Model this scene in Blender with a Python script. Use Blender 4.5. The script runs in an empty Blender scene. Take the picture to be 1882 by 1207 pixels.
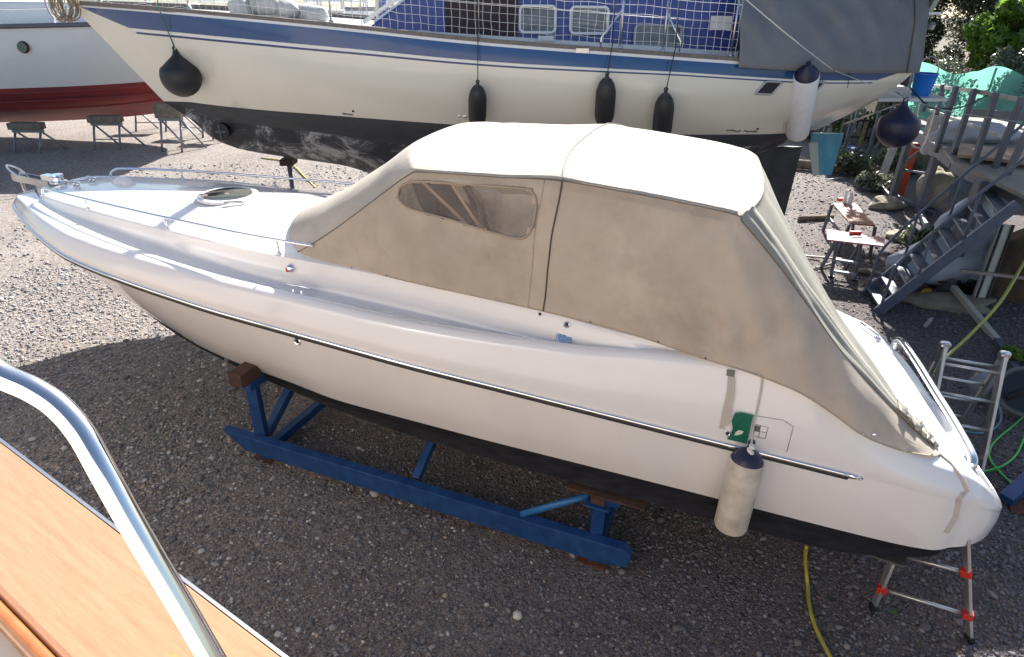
import bpy, math, random
import numpy as np
from mathutils import Vector, noise, Euler
R=math.radians
random.seed(7); rng=np.random.default_rng(7)
S=bpy.context.scene; COL=S.collection

# ------------------------------------------------------------ camera, sky, sun, exposure
H=4.6; FPX=1170.; PITCH=.4855; ROLL=.0107
cd=bpy.data.cameras.new('camera'); cam=bpy.data.objects.new('camera',cd); COL.objects.link(cam); S.camera=cam
cam.location=(0,0,H)
f=Vector((0,math.cos(PITCH),-math.sin(PITCH))); up0=Vector((0,math.sin(PITCH),math.cos(PITCH))); rt0=Vector((1,0,0))
c_,s_=math.cos(ROLL),math.sin(ROLL)
# picture axes turned by the small roll
rt=rt0*c_+up0*s_; upv=up0*c_-rt0*s_
from mathutils import Matrix
cam.matrix_world=Matrix(((rt.x,upv.x,-f.x,0),(rt.y,upv.y,-f.y,0),(rt.z,upv.z,-f.z,H),(0,0,0,1)))
cd.sensor_width=36; cd.lens=FPX/1882*36; cd.clip_start=.05; cd.clip_end=2000
S.render.resolution_x=1024; S.render.resolution_y=657

SUN=Vector((.33,.94,.74)).normalized()
el=math.asin(SUN.z); az=math.atan2(SUN.x,SUN.y)
w=bpy.data.worlds.new('World'); S.world=w; w.use_nodes=True
nt=w.node_tree; bg=nt.nodes['Background']; sky=nt.nodes.new('ShaderNodeTexSky'); sky.sky_type='NISHITA'
sky.sun_disc=False; sky.sun_elevation=el; sky.sun_rotation=az; sky.air_density=1.0; sky.dust_density=1.5; sky.altitude=10
nt.links.new(sky.outputs[0],bg.inputs[0]); bg.inputs[1].default_value=.065
sl=bpy.data.lights.new('sun','SUN'); so=bpy.data.objects.new('sun',sl); COL.objects.link(so)
sl.energy=5; sl.angle=R(.55); sl.color=(1,.965,.91)
so.rotation_euler=SUN.to_track_quat('Z','Y').to_euler(); so.location=(10,30,30)
S.view_settings.view_transform='Standard'; S.view_settings.look='None'; S.view_settings.gamma=1; S.view_settings.exposure=1.55
S.render.engine='CYCLES'
try: S.cycles.max_bounces=8; S.cycles.transparent_max_bounces=12
except Exception: pass

# ------------------------------------------------------------ picture <-> place
def ray(px,py):
    a=px-941;b=py-603.5
    a,b=a*c_+b*s_,-a*s_+b*c_
    return np.array([a, FPX*math.cos(PITCH)-b*math.sin(PITCH), -FPX*math.sin(PITCH)-b*math.cos(PITCH)])
O=np.array([0,0,H])
def atz(px,py,z=0.): d=ray(px,py); return O+d*((z-H)/d[2])
def aty(px,py,Y): d=ray(px,py); return O+d*(Y/d[1])
def atd(px,py,D): return O+ray(px,py)*(D/FPX)
TH=.3447; C0=5.5965
AX=np.array([-math.cos(TH),math.sin(TH),0]); NN=np.array([math.sin(TH),math.cos(TH),0])
def B(u,v,z):
    s=np.clip((0.6-u)/1.9,0,1); s=s*s*(3-2*s)
    u=u-.15*(v-1.2)*s*(1 if v<1.2 else 0)
    return AX*u+NN*(C0-v)+np.array([0,0,z])
def atv(px,py,v): d=ray(px,py); return O+d*((C0-v)/(d@NN))
def uvz(p): return np.array([p@AX, C0-p@NN, p[2]])

# ------------------------------------------------------------ materials
MATS={}
def mat(name,col,rough=.5,metal=0,bump=0,bscale=50,var=0,vscale=3,col2=None,spec=.5,coat=0,trans=0,detail=6,stretch=None,alpha=1,emit=None,coords='Object'):
    if name in MATS: return MATS[name]
    m=bpy.data.materials.new(name); m.use_nodes=True; n=m.node_tree.nodes; l=m.node_tree.links; p=n['Principled BSDF']
    p.inputs['Base Color'].default_value=(*col,1); p.inputs['Roughness'].default_value=rough; p.inputs['Metallic'].default_value=metal
    p.inputs['Specular IOR Level'].default_value=spec; p.inputs['Coat Weight'].default_value=coat; p.inputs['Coat Roughness'].default_value=.04
    p.inputs['Transmission Weight'].default_value=trans; p.inputs['Alpha'].default_value=alpha
    tc=n.new('ShaderNodeTexCoord'); mp=n.new('ShaderNodeMapping'); l.new(tc.outputs[coords],mp.inputs[0])
    if stretch: mp.inputs['Scale'].default_value=stretch
    if var or col2:
        t=n.new('ShaderNodeTexNoise'); t.inputs['Scale'].default_value=vscale; t.inputs['Detail'].default_value=detail; t.inputs['Roughness'].default_value=.6
        l.new(mp.outputs[0],t.inputs[0])
        r=n.new('ShaderNodeValToRGB'); r.color_ramp.elements[0].position=.35; r.color_ramp.elements[1].position=.65
        c2=col2 if col2 else tuple(c*(1-var) for c in col)
        r.color_ramp.elements[0].color=(*c2,1); r.color_ramp.elements[1].color=(*col,1)
        l.new(t.outputs[0],r.inputs[0]); l.new(r.outputs[0],p.inputs['Base Color'])
    if bump:
        t=n.new('ShaderNodeTexNoise'); t.inputs['Scale'].default_value=bscale; t.inputs['Detail'].default_value=5
        l.new(mp.outputs[0],t.inputs[0]); b=n.new('ShaderNodeBump'); b.inputs['Strength'].default_value=bump; b.inputs['Distance'].default_value=.02
        l.new(t.outputs[0],b.inputs['Height']); l.new(b.outputs[0],p.inputs['Normal'])
    MATS[name]=m; return m
gel=mat('gelcoat',(.80,.775,.75),.10,bump=.01,bscale=2.5,coat=.6,var=.07,vscale=1.6,stretch=(1,1,.35))
gel_top=mat('gelcoat_deck',(.80,.79,.78),.15,coat=.5,var=.03,vscale=2)
antif=mat('antifouling_black',(.009,.009,.012),.8,spec=.2,bump=.3,bscale=12,col2=(.02,.02,.024),vscale=5,stretch=(1,1,4))
chrome=mat('polished_steel',(.82,.82,.83),.07,1)
steel=mat('brushed_steel',(.6,.6,.6),.28,1,var=.2)
alu=mat('aluminium',(.62,.62,.61),.38,.85,bump=.1,bscale=60,var=.2,vscale=8)
dark=mat('dark_rubber',(.015,.015,.017),.5)
black=mat('black_plastic',(.012,.012,.014),.35)
blue=mat('blue_paint',(.009,.045,.15),.42,bump=.15,bscale=25,col2=(.02,.075,.21),vscale=9,var=.1)
woodblk=mat('timber_block',(.085,.045,.028),.8,bump=.5,bscale=40,var=.5,vscale=8,stretch=(1,6,6))
rust=mat('rusty_plate',(.14,.05,.03),.85,var=.5,vscale=30)
fbody=mat('fender_dirty_white',(.62,.57,.48),.5,col2=(.42,.37,.30),vscale=6,bump=.1,bscale=40)
fwhite=mat('fender_white',(.82,.82,.83),.35,var=.12,vscale=9)
fnavy=mat('fender_navy',(.012,.014,.05),.42,var=.2,vscale=10)
fblack=mat('fender_black',(.022,.022,.027),.5,var=.2,vscale=14,bump=.05)
rope_w=mat('white_rope',(.6,.58,.54),.85,bump=.5,bscale=300)
rope_k=mat('black_rope',(.015,.014,.016),.85)
rope_g=mat('green_rope',(.02,.18,.12),.8)
grey=mat('grey_paint',(.115,.125,.15),.5,bump=.15,bscale=30,var=.25,vscale=5)
strapm=mat('strap_webbing',(.55,.50,.44),.85,bump=.2,bscale=200,var=.15)

# canvas: woven cloth, lets some light through
def cloth(name,col,tr=.22,dirt=(.30,.25,.19)):
    m=mat(name,col,.85,bump=.55,bscale=4.5,col2=tuple(c*.86 for c in col),vscale=2.2,spec=.15)
    n=m.node_tree.nodes;l=m.node_tree.links;p=n['Principled BSDF']
    tl=n.new('ShaderNodeBsdfTranslucent'); mx=n.new('ShaderNodeMixShader'); mx.inputs[0].default_value=tr
    src=p.inputs['Base Color'].links[0].from_socket
    # weave on top of the wrinkles
    tc=n.new('ShaderNodeTexCoord'); wv=n.new('ShaderNodeTexNoise'); wv.inputs['Scale'].default_value=160; l.new(tc.outputs['Object'],wv.inputs[0])
    b2=n.new('ShaderNodeBump'); b2.inputs['Strength'].default_value=.25; b2.inputs['Distance'].default_value=.003
    l.new(wv.outputs[0],b2.inputs['Height']); l.new(p.inputs['Normal'].links[0].from_socket,b2.inputs['Normal']); l.new(b2.outputs[0],p.inputs['Normal'])
    # blotchy grime
    g=n.new('ShaderNodeTexNoise'); g.inputs['Scale'].default_value=1.7; g.inputs['Detail'].default_value=7; g.inputs['Roughness'].default_value=.65; l.new(tc.outputs['Object'],g.inputs[0])
    rr=n.new('ShaderNodeMapRange'); rr.inputs[1].default_value=.5; rr.inputs[2].default_value=.75; rr.inputs[4].default_value=.55; l.new(g.outputs[0],rr.inputs[0])
    mc=n.new('ShaderNodeMix'); mc.data_type='RGBA'; l.new(rr.outputs[0],mc.inputs[0]); l.new(src,mc.inputs[6]); mc.inputs[7].default_value=(*dirt,1)
    l.new(mc.outputs[2],p.inputs['Base Color']); l.new(mc.outputs[2],tl.inputs[0])
    l.new(p.outputs[0],mx.inputs[1]); l.new(tl.outputs[0],mx.inputs[2]); l.new(mx.outputs[0],n['Material Output'].inputs[0])
    return m
canvas=cloth('canvas',(.63,.55,.46),.30,(.33,.275,.215))
canvas_top=cloth('canvas_roof',(.56,.52,.45),.15,(.42,.38,.31))
canvas_rear_shade=cloth('canvas_rear_shade',(.40,.385,.33),.2,(.30,.28,.24))  # cover canvas darkened, the shade of the rear put into its colour
seam=mat('seam_tape',(.10,.08,.065),.9)
tarp=cloth('grey_tarpaulin',(.23,.235,.245),.12,(.19,.195,.205))

# ------------------------------------------------------------ object helpers
def link(o,parent=None):
    COL.objects.link(o)
    if parent is not None: o.parent=parent
    return o
def tag(o,label=None,cat=None,group=None,kind=None):
    if label: o['label']=label
    if cat: o['category']=cat
    if group: o['group']=group
    if kind: o['kind']=kind
    return o
def mesh(name,V,F,m,parent=None,smooth=False,fm=None,auto=None):
    me=bpy.data.meshes.new(name); V=np.asarray(V,float)
    if parent is not None: V=V-np.array(parent_loc(parent))
    me.from_pydata([tuple(v) for v in V],[],[tuple(int(i) for i in f) for f in F])
    for mm in (m if isinstance(m,(list,tuple)) else [m]): me.materials.append(mm)
    if fm is not None: me.polygons.foreach_set('material_index',list(fm))
    if smooth: me.polygons.foreach_set('use_smooth',[True]*len(me.polygons))
    me.update()
    o=bpy.data.objects.new(name,me); link(o,parent)
    if auto is not None:
        try: me.set_sharp_from_angle(angle=R(auto))
        except Exception: pass
    return o
def parent_loc(p):
    l=np.zeros(3)
    while p is not None: l=l+np.array(p.location); p=p.parent
    return l
def thing(name,loc,label,cat,group=None):
    o=bpy.data.objects.new(name,None); link(o); o.location=tuple(float(x) for x in loc); o.empty_display_size=.2
    tag(o,label,cat,group); return o
def catmull(P,n=8,closed=False):
    P=[np.array(p,float) for p in P]; out=[]
    k=len(P)
    for i in range(k if closed else k-1):
        if closed: p0,p1,p2,p3=P[(i-1)%k],P[i],P[(i+1)%k],P[(i+2)%k]
        else: p0,p1,p2,p3=P[max(i-1,0)],P[i],P[i+1],P[min(i+2,k-1)]
        for j in range(n):
            t=j/n; out.append(.5*((2*p1)+(-p0+p2)*t+(2*p0-5*p1+4*p2-p3)*t*t+(-p0+3*p1-3*p2+p3)*t**3))
    if not closed: out.append(P[-1])
    return np.array(out)
def pch(xs,ys):
    xs=np.array(xs,float);ys=np.array(ys,float); o=np.argsort(xs); xs=xs[o];ys=ys[o]
    h=np.diff(xs); d=np.diff(ys)/h; m=np.zeros(len(xs)); m[0]=d[0];m[-1]=d[-1]
    for i in range(1,len(xs)-1):
        if d[i-1]*d[i]>0:
            w1=2*h[i]+h[i-1];w2=h[i]+2*h[i-1]; m[i]=(w1+w2)/(w1/d[i-1]+w2/d[i])
    def f(x):
        x=min(max(x,xs[0]),xs[-1]); i=min(np.searchsorted(xs,x,side='right')-1,len(xs)-2); t=(x-xs[i])/h[i]
        return ((1+2*t)*(1-t)**2*ys[i]+t*(1-t)**2*h[i]*m[i]+t*t*(3-2*t)*ys[i+1]+t*t*(t-1)*h[i]*m[i+1])
    return f
class MB:
    def __init__(s): s.V=[];s.F=[]
    def add(s,V,F):
        o=len(s.V); s.V+= [tuple(v) for v in V]; s.F+=[tuple(i+o for i in f) for f in F]; return s
    def box(s,c,size,rz=0,M=None):
        x,y,z=[q/2 for q in size]
        P=[Vector((a,b,d)) for a in(-x,x) for b in(-y,y) for d in(-z,z)]
        m=M if M is not None else Euler((0,0,rz)).to_matrix()
        return s.add([tuple(m@p+Vector(c)) for p in P],[(0,1,3,2),(4,6,7,5),(0,4,5,1),(2,3,7,6),(0,2,6,4),(1,5,7,3)])
    def beam(s,a,b,w,h,upv=(0,0,1)):
        a=Vector(a);b=Vector(b);d=(b-a); L=d.length; d.normalize(); u=Vector(upv)
        if abs(d.dot(u))>.97: u=Vector((0,1,0))
        x=d.cross(u).normalized(); y=x.cross(d).normalized()
        P=[]
        for q in (a,b):
            for i,j in((-1,-1),(1,-1),(1,1),(-1,1)): P.append(q+x*(i*w/2)+y*(j*h/2))
        return s.add(P,[(0,3,2,1),(4,5,6,7),(0,1,5,4),(1,2,6,5),(2,3,7,6),(3,0,4,7)])
    def tube(s,pts,r,n=8,cap=True):
        pts=[Vector(p) for p in pts]; rs=r if hasattr(r,'__len__') else [r]*len(pts)
        o=len(s.V); u=None
        for i,p in enumerate(pts):
            d=(pts[min(i+1,len(pts)-1)]-pts[max(i-1,0)])
            if d.length<1e-9: d=Vector((0,0,1))
            d.normalize()
            if u is None:
                u=Vector((0,0,1)) if abs(d.z)<.9 else Vector((1,0,0))
            x=d.cross(u); x.normalize(); y=x.cross(d).normalized(); u=y
            for k in range(n):
                a=2*math.pi*k/n; s.V.append(tuple(p+x*(math.cos(a)*rs[i])+y*(math.sin(a)*rs[i])))
        for i in range(len(pts)-1):
            for k in range(n):
                k2=(k+1)%n; s.F.append((o+i*n+k,o+i*n+k2,o+(i+1)*n+k2,o+(i+1)*n+k))
        if cap:
            s.F.append(tuple(o+k for k in range(n))[::-1]); s.F.append(tuple(o+(len(pts)-1)*n+k for k in range(n)))
        return s
    def lathe(s,a,axis,prof,n=24):
        # prof: list of (distance along axis, radius)
        ax=Vector(axis).normalized(); a=Vector(a)
        u=Vector((1,0,0)) if abs(ax.x)<.9 else Vector((0,1,0)); x=ax.cross(u).normalized(); y=ax.cross(x)
        o=len(s.V)
        for h,r in prof:
            for k in range(n):
                t=2*math.pi*k/n; s.V.append(tuple(a+ax*h+x*(math.cos(t)*r)+y*(math.sin(t)*r)))
        for i in range(len(prof)-1):
            for k in range(n):
                k2=(k+1)%n; s.F.append((o+i*n+k,o+i*n+k2,o+(i+1)*n+k2,o+(i+1)*n+k))
        s.F.append(tuple(o+k for k in range(n))[::-1]); s.F.append(tuple(o+(len(prof)-1)*n+k for k in range(n)))
        return s
    def rock(s,c,size,n=2,seed=0):
        import bmesh
        bm=bmesh.new(); bmesh.ops.create_icosphere(bm,subdivisions=n,radius=1)
        V=[];sd=Vector((seed*3.7,seed*1.3,0))
        for v in bm.verts:
            k=1+.35*noise.noise(v.co*1.3+sd)+.12*noise.noise(v.co*3+sd)
            V.append((c[0]+v.co.x*size[0]*k,c[1]+v.co.y*size[1]*k,c[2]+v.co.z*size[2]*k))
        F=[tuple(q.index for q in fc.verts) for fc in bm.faces]; bm.free()
        return s.add(V,F)
    def build(s,name,m,parent=None,smooth=False,auto=None,label=None,fm=None):
        o=mesh(name,s.V,s.F,m,parent,smooth or auto is not None,fm,auto)
        if label: o['label']=label
        return o
def bevel(o,w=.004,seg=2):
    m=o.modifiers.new('bevel','BEVEL'); m.width=w; m.segments=seg; m.limit_method='ANGLE'; return o
def grid_faces(nu,nv,off=0):
    return [(off+i*nv+j,off+i*nv+j+1,off+(i+1)*nv+j+1,off+(i+1)*nv+j) for i in range(nu-1) for j in range(nv-1)]
def inpoly(x,y,P):
    c=False;n=len(P);j=n-1
    for i in range(n):
        if (P[i][1]>y)!=(P[j][1]>y) and x<(P[j][0]-P[i][0])*(y-P[i][1])/(P[j][1]-P[i][1])+P[i][0]: c=not c
        j=i
    return c
def proj(p):
    q=Vector(p)-Vector((0,0,H)); d=q.dot(f); return (941+FPX*q.dot(rt)/d, 603.5-FPX*q.dot(upv)/d)

# ------------------------------------------------------------ ground
def gravel_mat():
    m=bpy.data.materials.new('gravel'); m.use_nodes=True; n=m.node_tree.nodes;l=m.node_tree.links;p=n['Principled BSDF']; p.inputs['Roughness'].default_value=.9; p.inputs['Specular IOR Level'].default_value=.2
    tc=n.new('ShaderNodeTexCoord')
    def vor(s):
        v=n.new('ShaderNodeTexVoronoi'); v.inputs['Scale'].default_value=s; v.inputs['Randomness'].default_value=1; l.new(tc.outputs['Object'],v.inputs[0]); return v
    a=vor(48); b=vor(110)
    sep=n.new('ShaderNodeSeparateColor'); l.new(a.outputs['Color'],sep.inputs[0])
    r=n.new('ShaderNodeValToRGB'); e=r.color_ramp.elements; e[0].position=0; e[0].color=(.20,.19,.19,1); e[1].position=1; e[1].color=(.66,.62,.58,1)
    e2=e.new(.35); e2.color=(.33,.315,.315,1); e3=e.new(.7); e3.color=(.44,.41,.39,1); e4=e.new(.85); e4.color=(.42,.34,.27,1)
    l.new(sep.outputs[0],r.inputs[0])
    nz=n.new('ShaderNodeTexNoise'); nz.inputs['Scale'].default_value=.55; nz.inputs['Detail'].default_value=8; l.new(tc.outputs['Object'],nz.inputs[0])
    r2=n.new('ShaderNodeValToRGB'); r2.color_ramp.elements[0].position=.3; r2.color_ramp.elements[0].color=(.84,.81,.79,1); r2.color_ramp.elements[1].position=.65; r2.color_ramp.elements[1].color=(1.06,1.04,1.02,1); l.new(nz.outputs[0],r2.inputs[0])
    mx=n.new('ShaderNodeMix'); mx.data_type='RGBA'; mx.blend_type='MULTIPLY'; mx.inputs[0].default_value=1; l.new(r.outputs[0],mx.inputs[6]); l.new(r2.outputs[0],mx.inputs[7])
    # shade of the front right put into the gravel colour, with a ragged edge
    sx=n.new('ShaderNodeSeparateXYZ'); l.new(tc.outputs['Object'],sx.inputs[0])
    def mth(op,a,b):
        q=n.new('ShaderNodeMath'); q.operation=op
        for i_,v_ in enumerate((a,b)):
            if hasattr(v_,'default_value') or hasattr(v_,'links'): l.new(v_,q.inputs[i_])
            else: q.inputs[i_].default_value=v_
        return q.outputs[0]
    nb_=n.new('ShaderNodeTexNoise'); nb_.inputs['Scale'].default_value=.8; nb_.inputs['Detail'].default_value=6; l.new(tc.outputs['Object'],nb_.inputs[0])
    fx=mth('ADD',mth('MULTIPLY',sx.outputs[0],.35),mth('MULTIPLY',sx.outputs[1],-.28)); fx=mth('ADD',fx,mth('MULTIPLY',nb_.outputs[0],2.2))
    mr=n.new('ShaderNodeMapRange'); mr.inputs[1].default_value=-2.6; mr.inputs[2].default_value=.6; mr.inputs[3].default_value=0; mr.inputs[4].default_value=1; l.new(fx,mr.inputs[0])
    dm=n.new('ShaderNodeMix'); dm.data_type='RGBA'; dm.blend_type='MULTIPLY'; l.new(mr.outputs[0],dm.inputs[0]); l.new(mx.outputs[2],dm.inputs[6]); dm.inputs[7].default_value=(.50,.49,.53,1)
    gr=n.new('ShaderNodeTexNoise'); gr.inputs['Scale'].default_value=11; gr.inputs['Detail'].default_value=12; gr.inputs['Roughness'].default_value=.85; l.new(tc.outputs['Object'],gr.inputs[0])
    gr2=n.new('ShaderNodeValToRGB'); gr2.color_ramp.elements[0].position=.38; gr2.color_ramp.elements[0].color=(.62,.6,.6,1); gr2.color_ramp.elements[1].position=.6; gr2.color_ramp.elements[1].color=(1.15,1.13,1.1,1); l.new(gr.outputs[0],gr2.inputs[0])
    dm2=n.new('ShaderNodeMix'); dm2.data_type='RGBA'; dm2.blend_type='MULTIPLY'; dm2.inputs[0].default_value=1; l.new(dm.outputs[2],dm2.inputs[6]); l.new(gr2.outputs[0],dm2.inputs[7])
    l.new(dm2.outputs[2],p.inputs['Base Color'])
    ad=n.new('ShaderNodeMath'); ad.operation='ADD'; l.new(a.outputs['Distance'],ad.inputs[0]); l.new(b.outputs['Distance'],ad.inputs[1])
    bp=n.new('ShaderNodeBump'); bp.invert=True; bp.inputs['Strength'].default_value=.9; bp.inputs['Distance'].default_value=.02; l.new(ad.outputs[0],bp.inputs['Height'])
    l.new(bp.outputs[0],p.inputs['Normal']); return m
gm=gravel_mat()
def gz(x,y): return .02*math.sin(x*1.3+.5*y)*math.sin(y*.9)
# fine sheet near the camera, wide sheet out to the quay
xs=np.concatenate([[-400,-150,-60,-30],np.linspace(-20,14,120),[20,60,150,400]]); ys=np.concatenate([[-60,-20,-5],np.linspace(0,26,90),[32,45,60]])
V=[(x,y,gz(x,y)*(1 if -20<x<14 and 0<y<26 else 0)) for x in xs for y in ys]
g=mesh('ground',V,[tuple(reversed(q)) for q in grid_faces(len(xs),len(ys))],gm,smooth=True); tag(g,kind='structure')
water=mat('sea_water',(.03,.07,.09),.12,bump=.6,bscale=1.2,spec=.8)
tag(mesh('water',[(-900,60,-.3),(900,60,-.3),(900,1800,-.3),(-900,1800,-.3)],[(0,1,2,3)],water),kind='structure')

# loose pebbles: thousands of real stones on top of the sheet
def pebbles():
    t=(1+5**.5)/2
    ico=np.array([(-1,t,0),(1,t,0),(-1,-t,0),(1,-t,0),(0,-1,t),(0,1,t),(0,-1,-t),(0,1,-t),(t,0,-1),(t,0,1),(-t,0,-1),(-t,0,1)])/math.hypot(1,t)
    fc=np.array([(0,11,5),(0,5,1),(0,1,7),(0,7,10),(0,10,11),(1,5,9),(5,11,4),(11,10,2),(10,7,6),(7,1,8),(3,9,4),(3,4,2),(3,2,6),(3,6,8),(3,8,9),(4,9,5),(2,4,11),(6,2,10),(8,6,7),(9,8,1)])
    zones=[(-5,5.5,2.6,6.2,34000,.009),(-9,-3,4.5,11,22000,.011),(3,9,3,12,14000,.011),(-11,9,11,19,9000,.016)]
    VV=[];FF=[];MI=[];o=0
    for x0,x1,y0,y1,N,r in zones:
        X=rng.uniform(x0,x1,N);Y=rng.uniform(y0,y1,N)
        sz=r*rng.lognormal(0,.45,N); sz=np.minimum(sz,.045)
        sc=np.stack([sz*rng.uniform(.8,1.5,N),sz*rng.uniform(.7,1.2,N),sz*rng.uniform(.45,.8,N)],1)
        a=rng.uniform(0,6.28,N); c,s=np.cos(a),np.sin(a)
        P=ico[None]*(1+rng.uniform(-.18,.18,(N,12,1)))*sc[:,None,:]
        Q=P.copy(); Q[...,0]=P[...,0]*c[:,None]-P[...,1]*s[:,None]; Q[...,1]=P[...,0]*s[:,None]+P[...,1]*c[:,None]
        Z=.02*np.sin(X*1.3+.5*Y)*np.sin(Y*.9)
        Q+=np.stack([X,Y,Z+sc[:,2]*.5],1)[:,None,:]
        VV.append(Q.reshape(-1,3)); FF.append((fc[None]+12*np.arange(N)[:,None,None]).reshape(-1,3)+o); o+=12*N
        kk=rng.choice(5,N,p=[.34,.20,.28,.07,.11]); shade_=np.clip(((X*.35-Y*.28)+1.1+rng.normal(0,.5,N)+2.6)/2.8,0,1)>rng.random(N)  # stones towards the front right come from the shade-darkened set
        MI.append(np.repeat(np.where(shade_,kk+5,kk),20))
    V=np.concatenate(VV);F=np.concatenate(FF);MI=np.concatenate(MI)
    me=bpy.data.meshes.new('gravel_stones'); me.vertices.add(len(V)); me.vertices.foreach_set('co',V.ravel())
    me.loops.add(F.size); me.loops.foreach_set('vertex_index',F.ravel().astype(np.int32))
    me.polygons.add(len(F)); me.polygons.foreach_set('loop_start',np.arange(0,F.size,3,dtype=np.int32))
    me.polygons.foreach_set('material_index',MI.astype(np.int32)); me.polygons.foreach_set('use_smooth',np.ones(len(F),bool))
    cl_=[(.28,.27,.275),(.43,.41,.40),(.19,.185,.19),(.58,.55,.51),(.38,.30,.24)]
    cl_=cl_+[(a*.34+.050,b*.33+.049,c*.35+.056) for a,b,c in cl_]; nm_=['grey','pale','slate','white','tan','shaded_grey','shaded_pale','shaded_slate','shaded_white','shaded_tan']  # second set repeats the stone colours with shade mixed in
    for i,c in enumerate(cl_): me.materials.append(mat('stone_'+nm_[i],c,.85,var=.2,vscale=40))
    for i,c in enumerate([][:0] and [(.28,.27,.275),(.43,.41,.40),(.19,.185,.19),(.58,.55,.51),(.38,.30,.24)]):
        me.materials.append(mat('stone_%s'%['grey','pale','slate','white','tan'][i],c,.85,var=.2,vscale=40))
    me.update(calc_edges=True); me.validate()
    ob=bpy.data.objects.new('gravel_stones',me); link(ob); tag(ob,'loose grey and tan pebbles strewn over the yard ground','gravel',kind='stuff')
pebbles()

# ------------------------------------------------------------ the white motorboat
boat=thing('motorboat',B(3,0,.5)*np.array([1,1,0])+[0,0,.5],'large white sports motorboat with black bottom, standing on a blue cradle in the middle','motorboat')
fvr=pch([8.64,8.6,8.44,7.91,7.16,6.5,5.77,5.1,4.29,2.68,1.5,0,-1.1,-1.6,-1.9,-2.1,-2.28,-2.38,-2.43],[.02,.2,.43,.74,1.07,1.28,1.39,1.45,1.49,1.49,1.45,1.39,1.34,1.31,1.24,1.13,.98,.82,.66])
fzr=pch([8.64,8.0,4,0,-1.2,-1.6,-2.0,-2.3,-2.43],[2.24,2.19,1.89,1.59,1.5,1.46,1.36,1.24,1.15])
fvw=pch([8.64,8.1,7.6,7,6.4,5.8,5.25,4.75,4,3.3,2.28,1.6,0,-1.5,-1.8,-2.0,-2.15,-2.3,-2.43],[.0,.14,.34,.57,.77,.9,1.0,1.09,1.19,1.29,1.32,1.335,1.34,1.32,1.29,1.2,1.05,.85,.6])
fzw=pch([8.64,8.1,7.6,7,6.4,5.8,5.25,4.75,0,-1.9,-2.43],[2.16,1.98,1.78,1.53,1.33,1.18,1.09,1.07,1.0,.95,.98])
fvc=pch([8.64,8.1,7.6,7,6.4,5.8,5.25,4.67,4.07,3.3,2.6,2,.5,-1,-1.8,-2.1,-2.43],[.0,.11,.3,.52,.72,.86,.95,1.02,1.11,1.22,1.29,1.32,1.35,1.35,1.2,.95,.4])
fzc=pch([8.64,8.1,7.6,7,6.4,5.8,5.25,4.5,0,-1,-1.8,-2.43],[2.13,1.95,1.74,1.49,1.29,1.13,1.03,.925,.79,.77,.82,.95])
fzk=pch([8.64,8.2,7.5,6.5,5.5,4.5,3,-1,-2,-2.43],[2.12,1.96,1.62,1.13,.79,.62,.5,.5,.62,.93])
# ridge where the coachroof/deck rises (inner), valley and hump crest (outer)
frv=pch([8.64,8.5,8.2,7.77,6.83,5.51,4.07,3.3,2.38,1.34,.86,.4,0,-1,-1.7,-2.43],[.0,.10,.28,.50,.70,.88,1.0,1.0,1.02,1.10,1.15,1.17,1.1,.95,.8,.5])
frz=pch([8.64,8.2,7.77,6.83,5.51,4.07,3.3,2.38,1.34,.6,0,-.6,-1.0,-1.4,-1.8,-1.97,-2.02,-2.43],[2.30,2.36,2.40,2.41,2.40,2.38,2.36,2.33,2.31,2.26,2.22,2.1,1.9,1.72,1.60,1.56,1.1,1.0])
fdz=pch([8.64,8.2,7.77,6.83,5.5,4.5,4.07,3.3,0,-.6,-1.0,-1.4,-1.8,-1.97,-2.02,-2.43],[2.31,2.38,2.43,2.48,2.52,2.56,2.56,2.4,2.2,2.1,1.9,1.72,1.60,1.56,1.1,1.0])
fhz=pch([8.64,8.2,7,5.5,4,2,1,.3,-.2,-.7,-1.0,-1.3,-1.65,-1.93,-2.43],[2.28,2.36,2.32,2.25,2.18,2.11,2.13,2.2,2.22,2.15,1.99,1.81,1.66,1.60,1.5])
fval=pch([8.64,7,4,2,1,.4,0,-2.43],[.01,.05,.10,.10,.09,.03,0,0])
def section(u):
    k_=1.
    if u<-1.75: k_=math.sqrt(max(0,1-((-1.75-u)/.665)**2)); u=max(u,-1.93) if u>-2.0 else -2.03
    h,s_e,d=section0(u)
    if k_<1:
        if u<-2.0: # outer faces keep the shape they have at the quarter
            h2,s2,d2=section0(-1.93); h=h2; s_e=s2; d=d2[:7]+d[7:]
        sq=lambda L:[((v if v<.55 else .55+(v-.55)*k_),1.12+(z-1.12)*(k_**2.6 if z>1.12 else k_**.8)) for v,z in L]
        h,s_e,d=sq(h),sq(s_e),sq(d)
    return h,s_e,d
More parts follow.
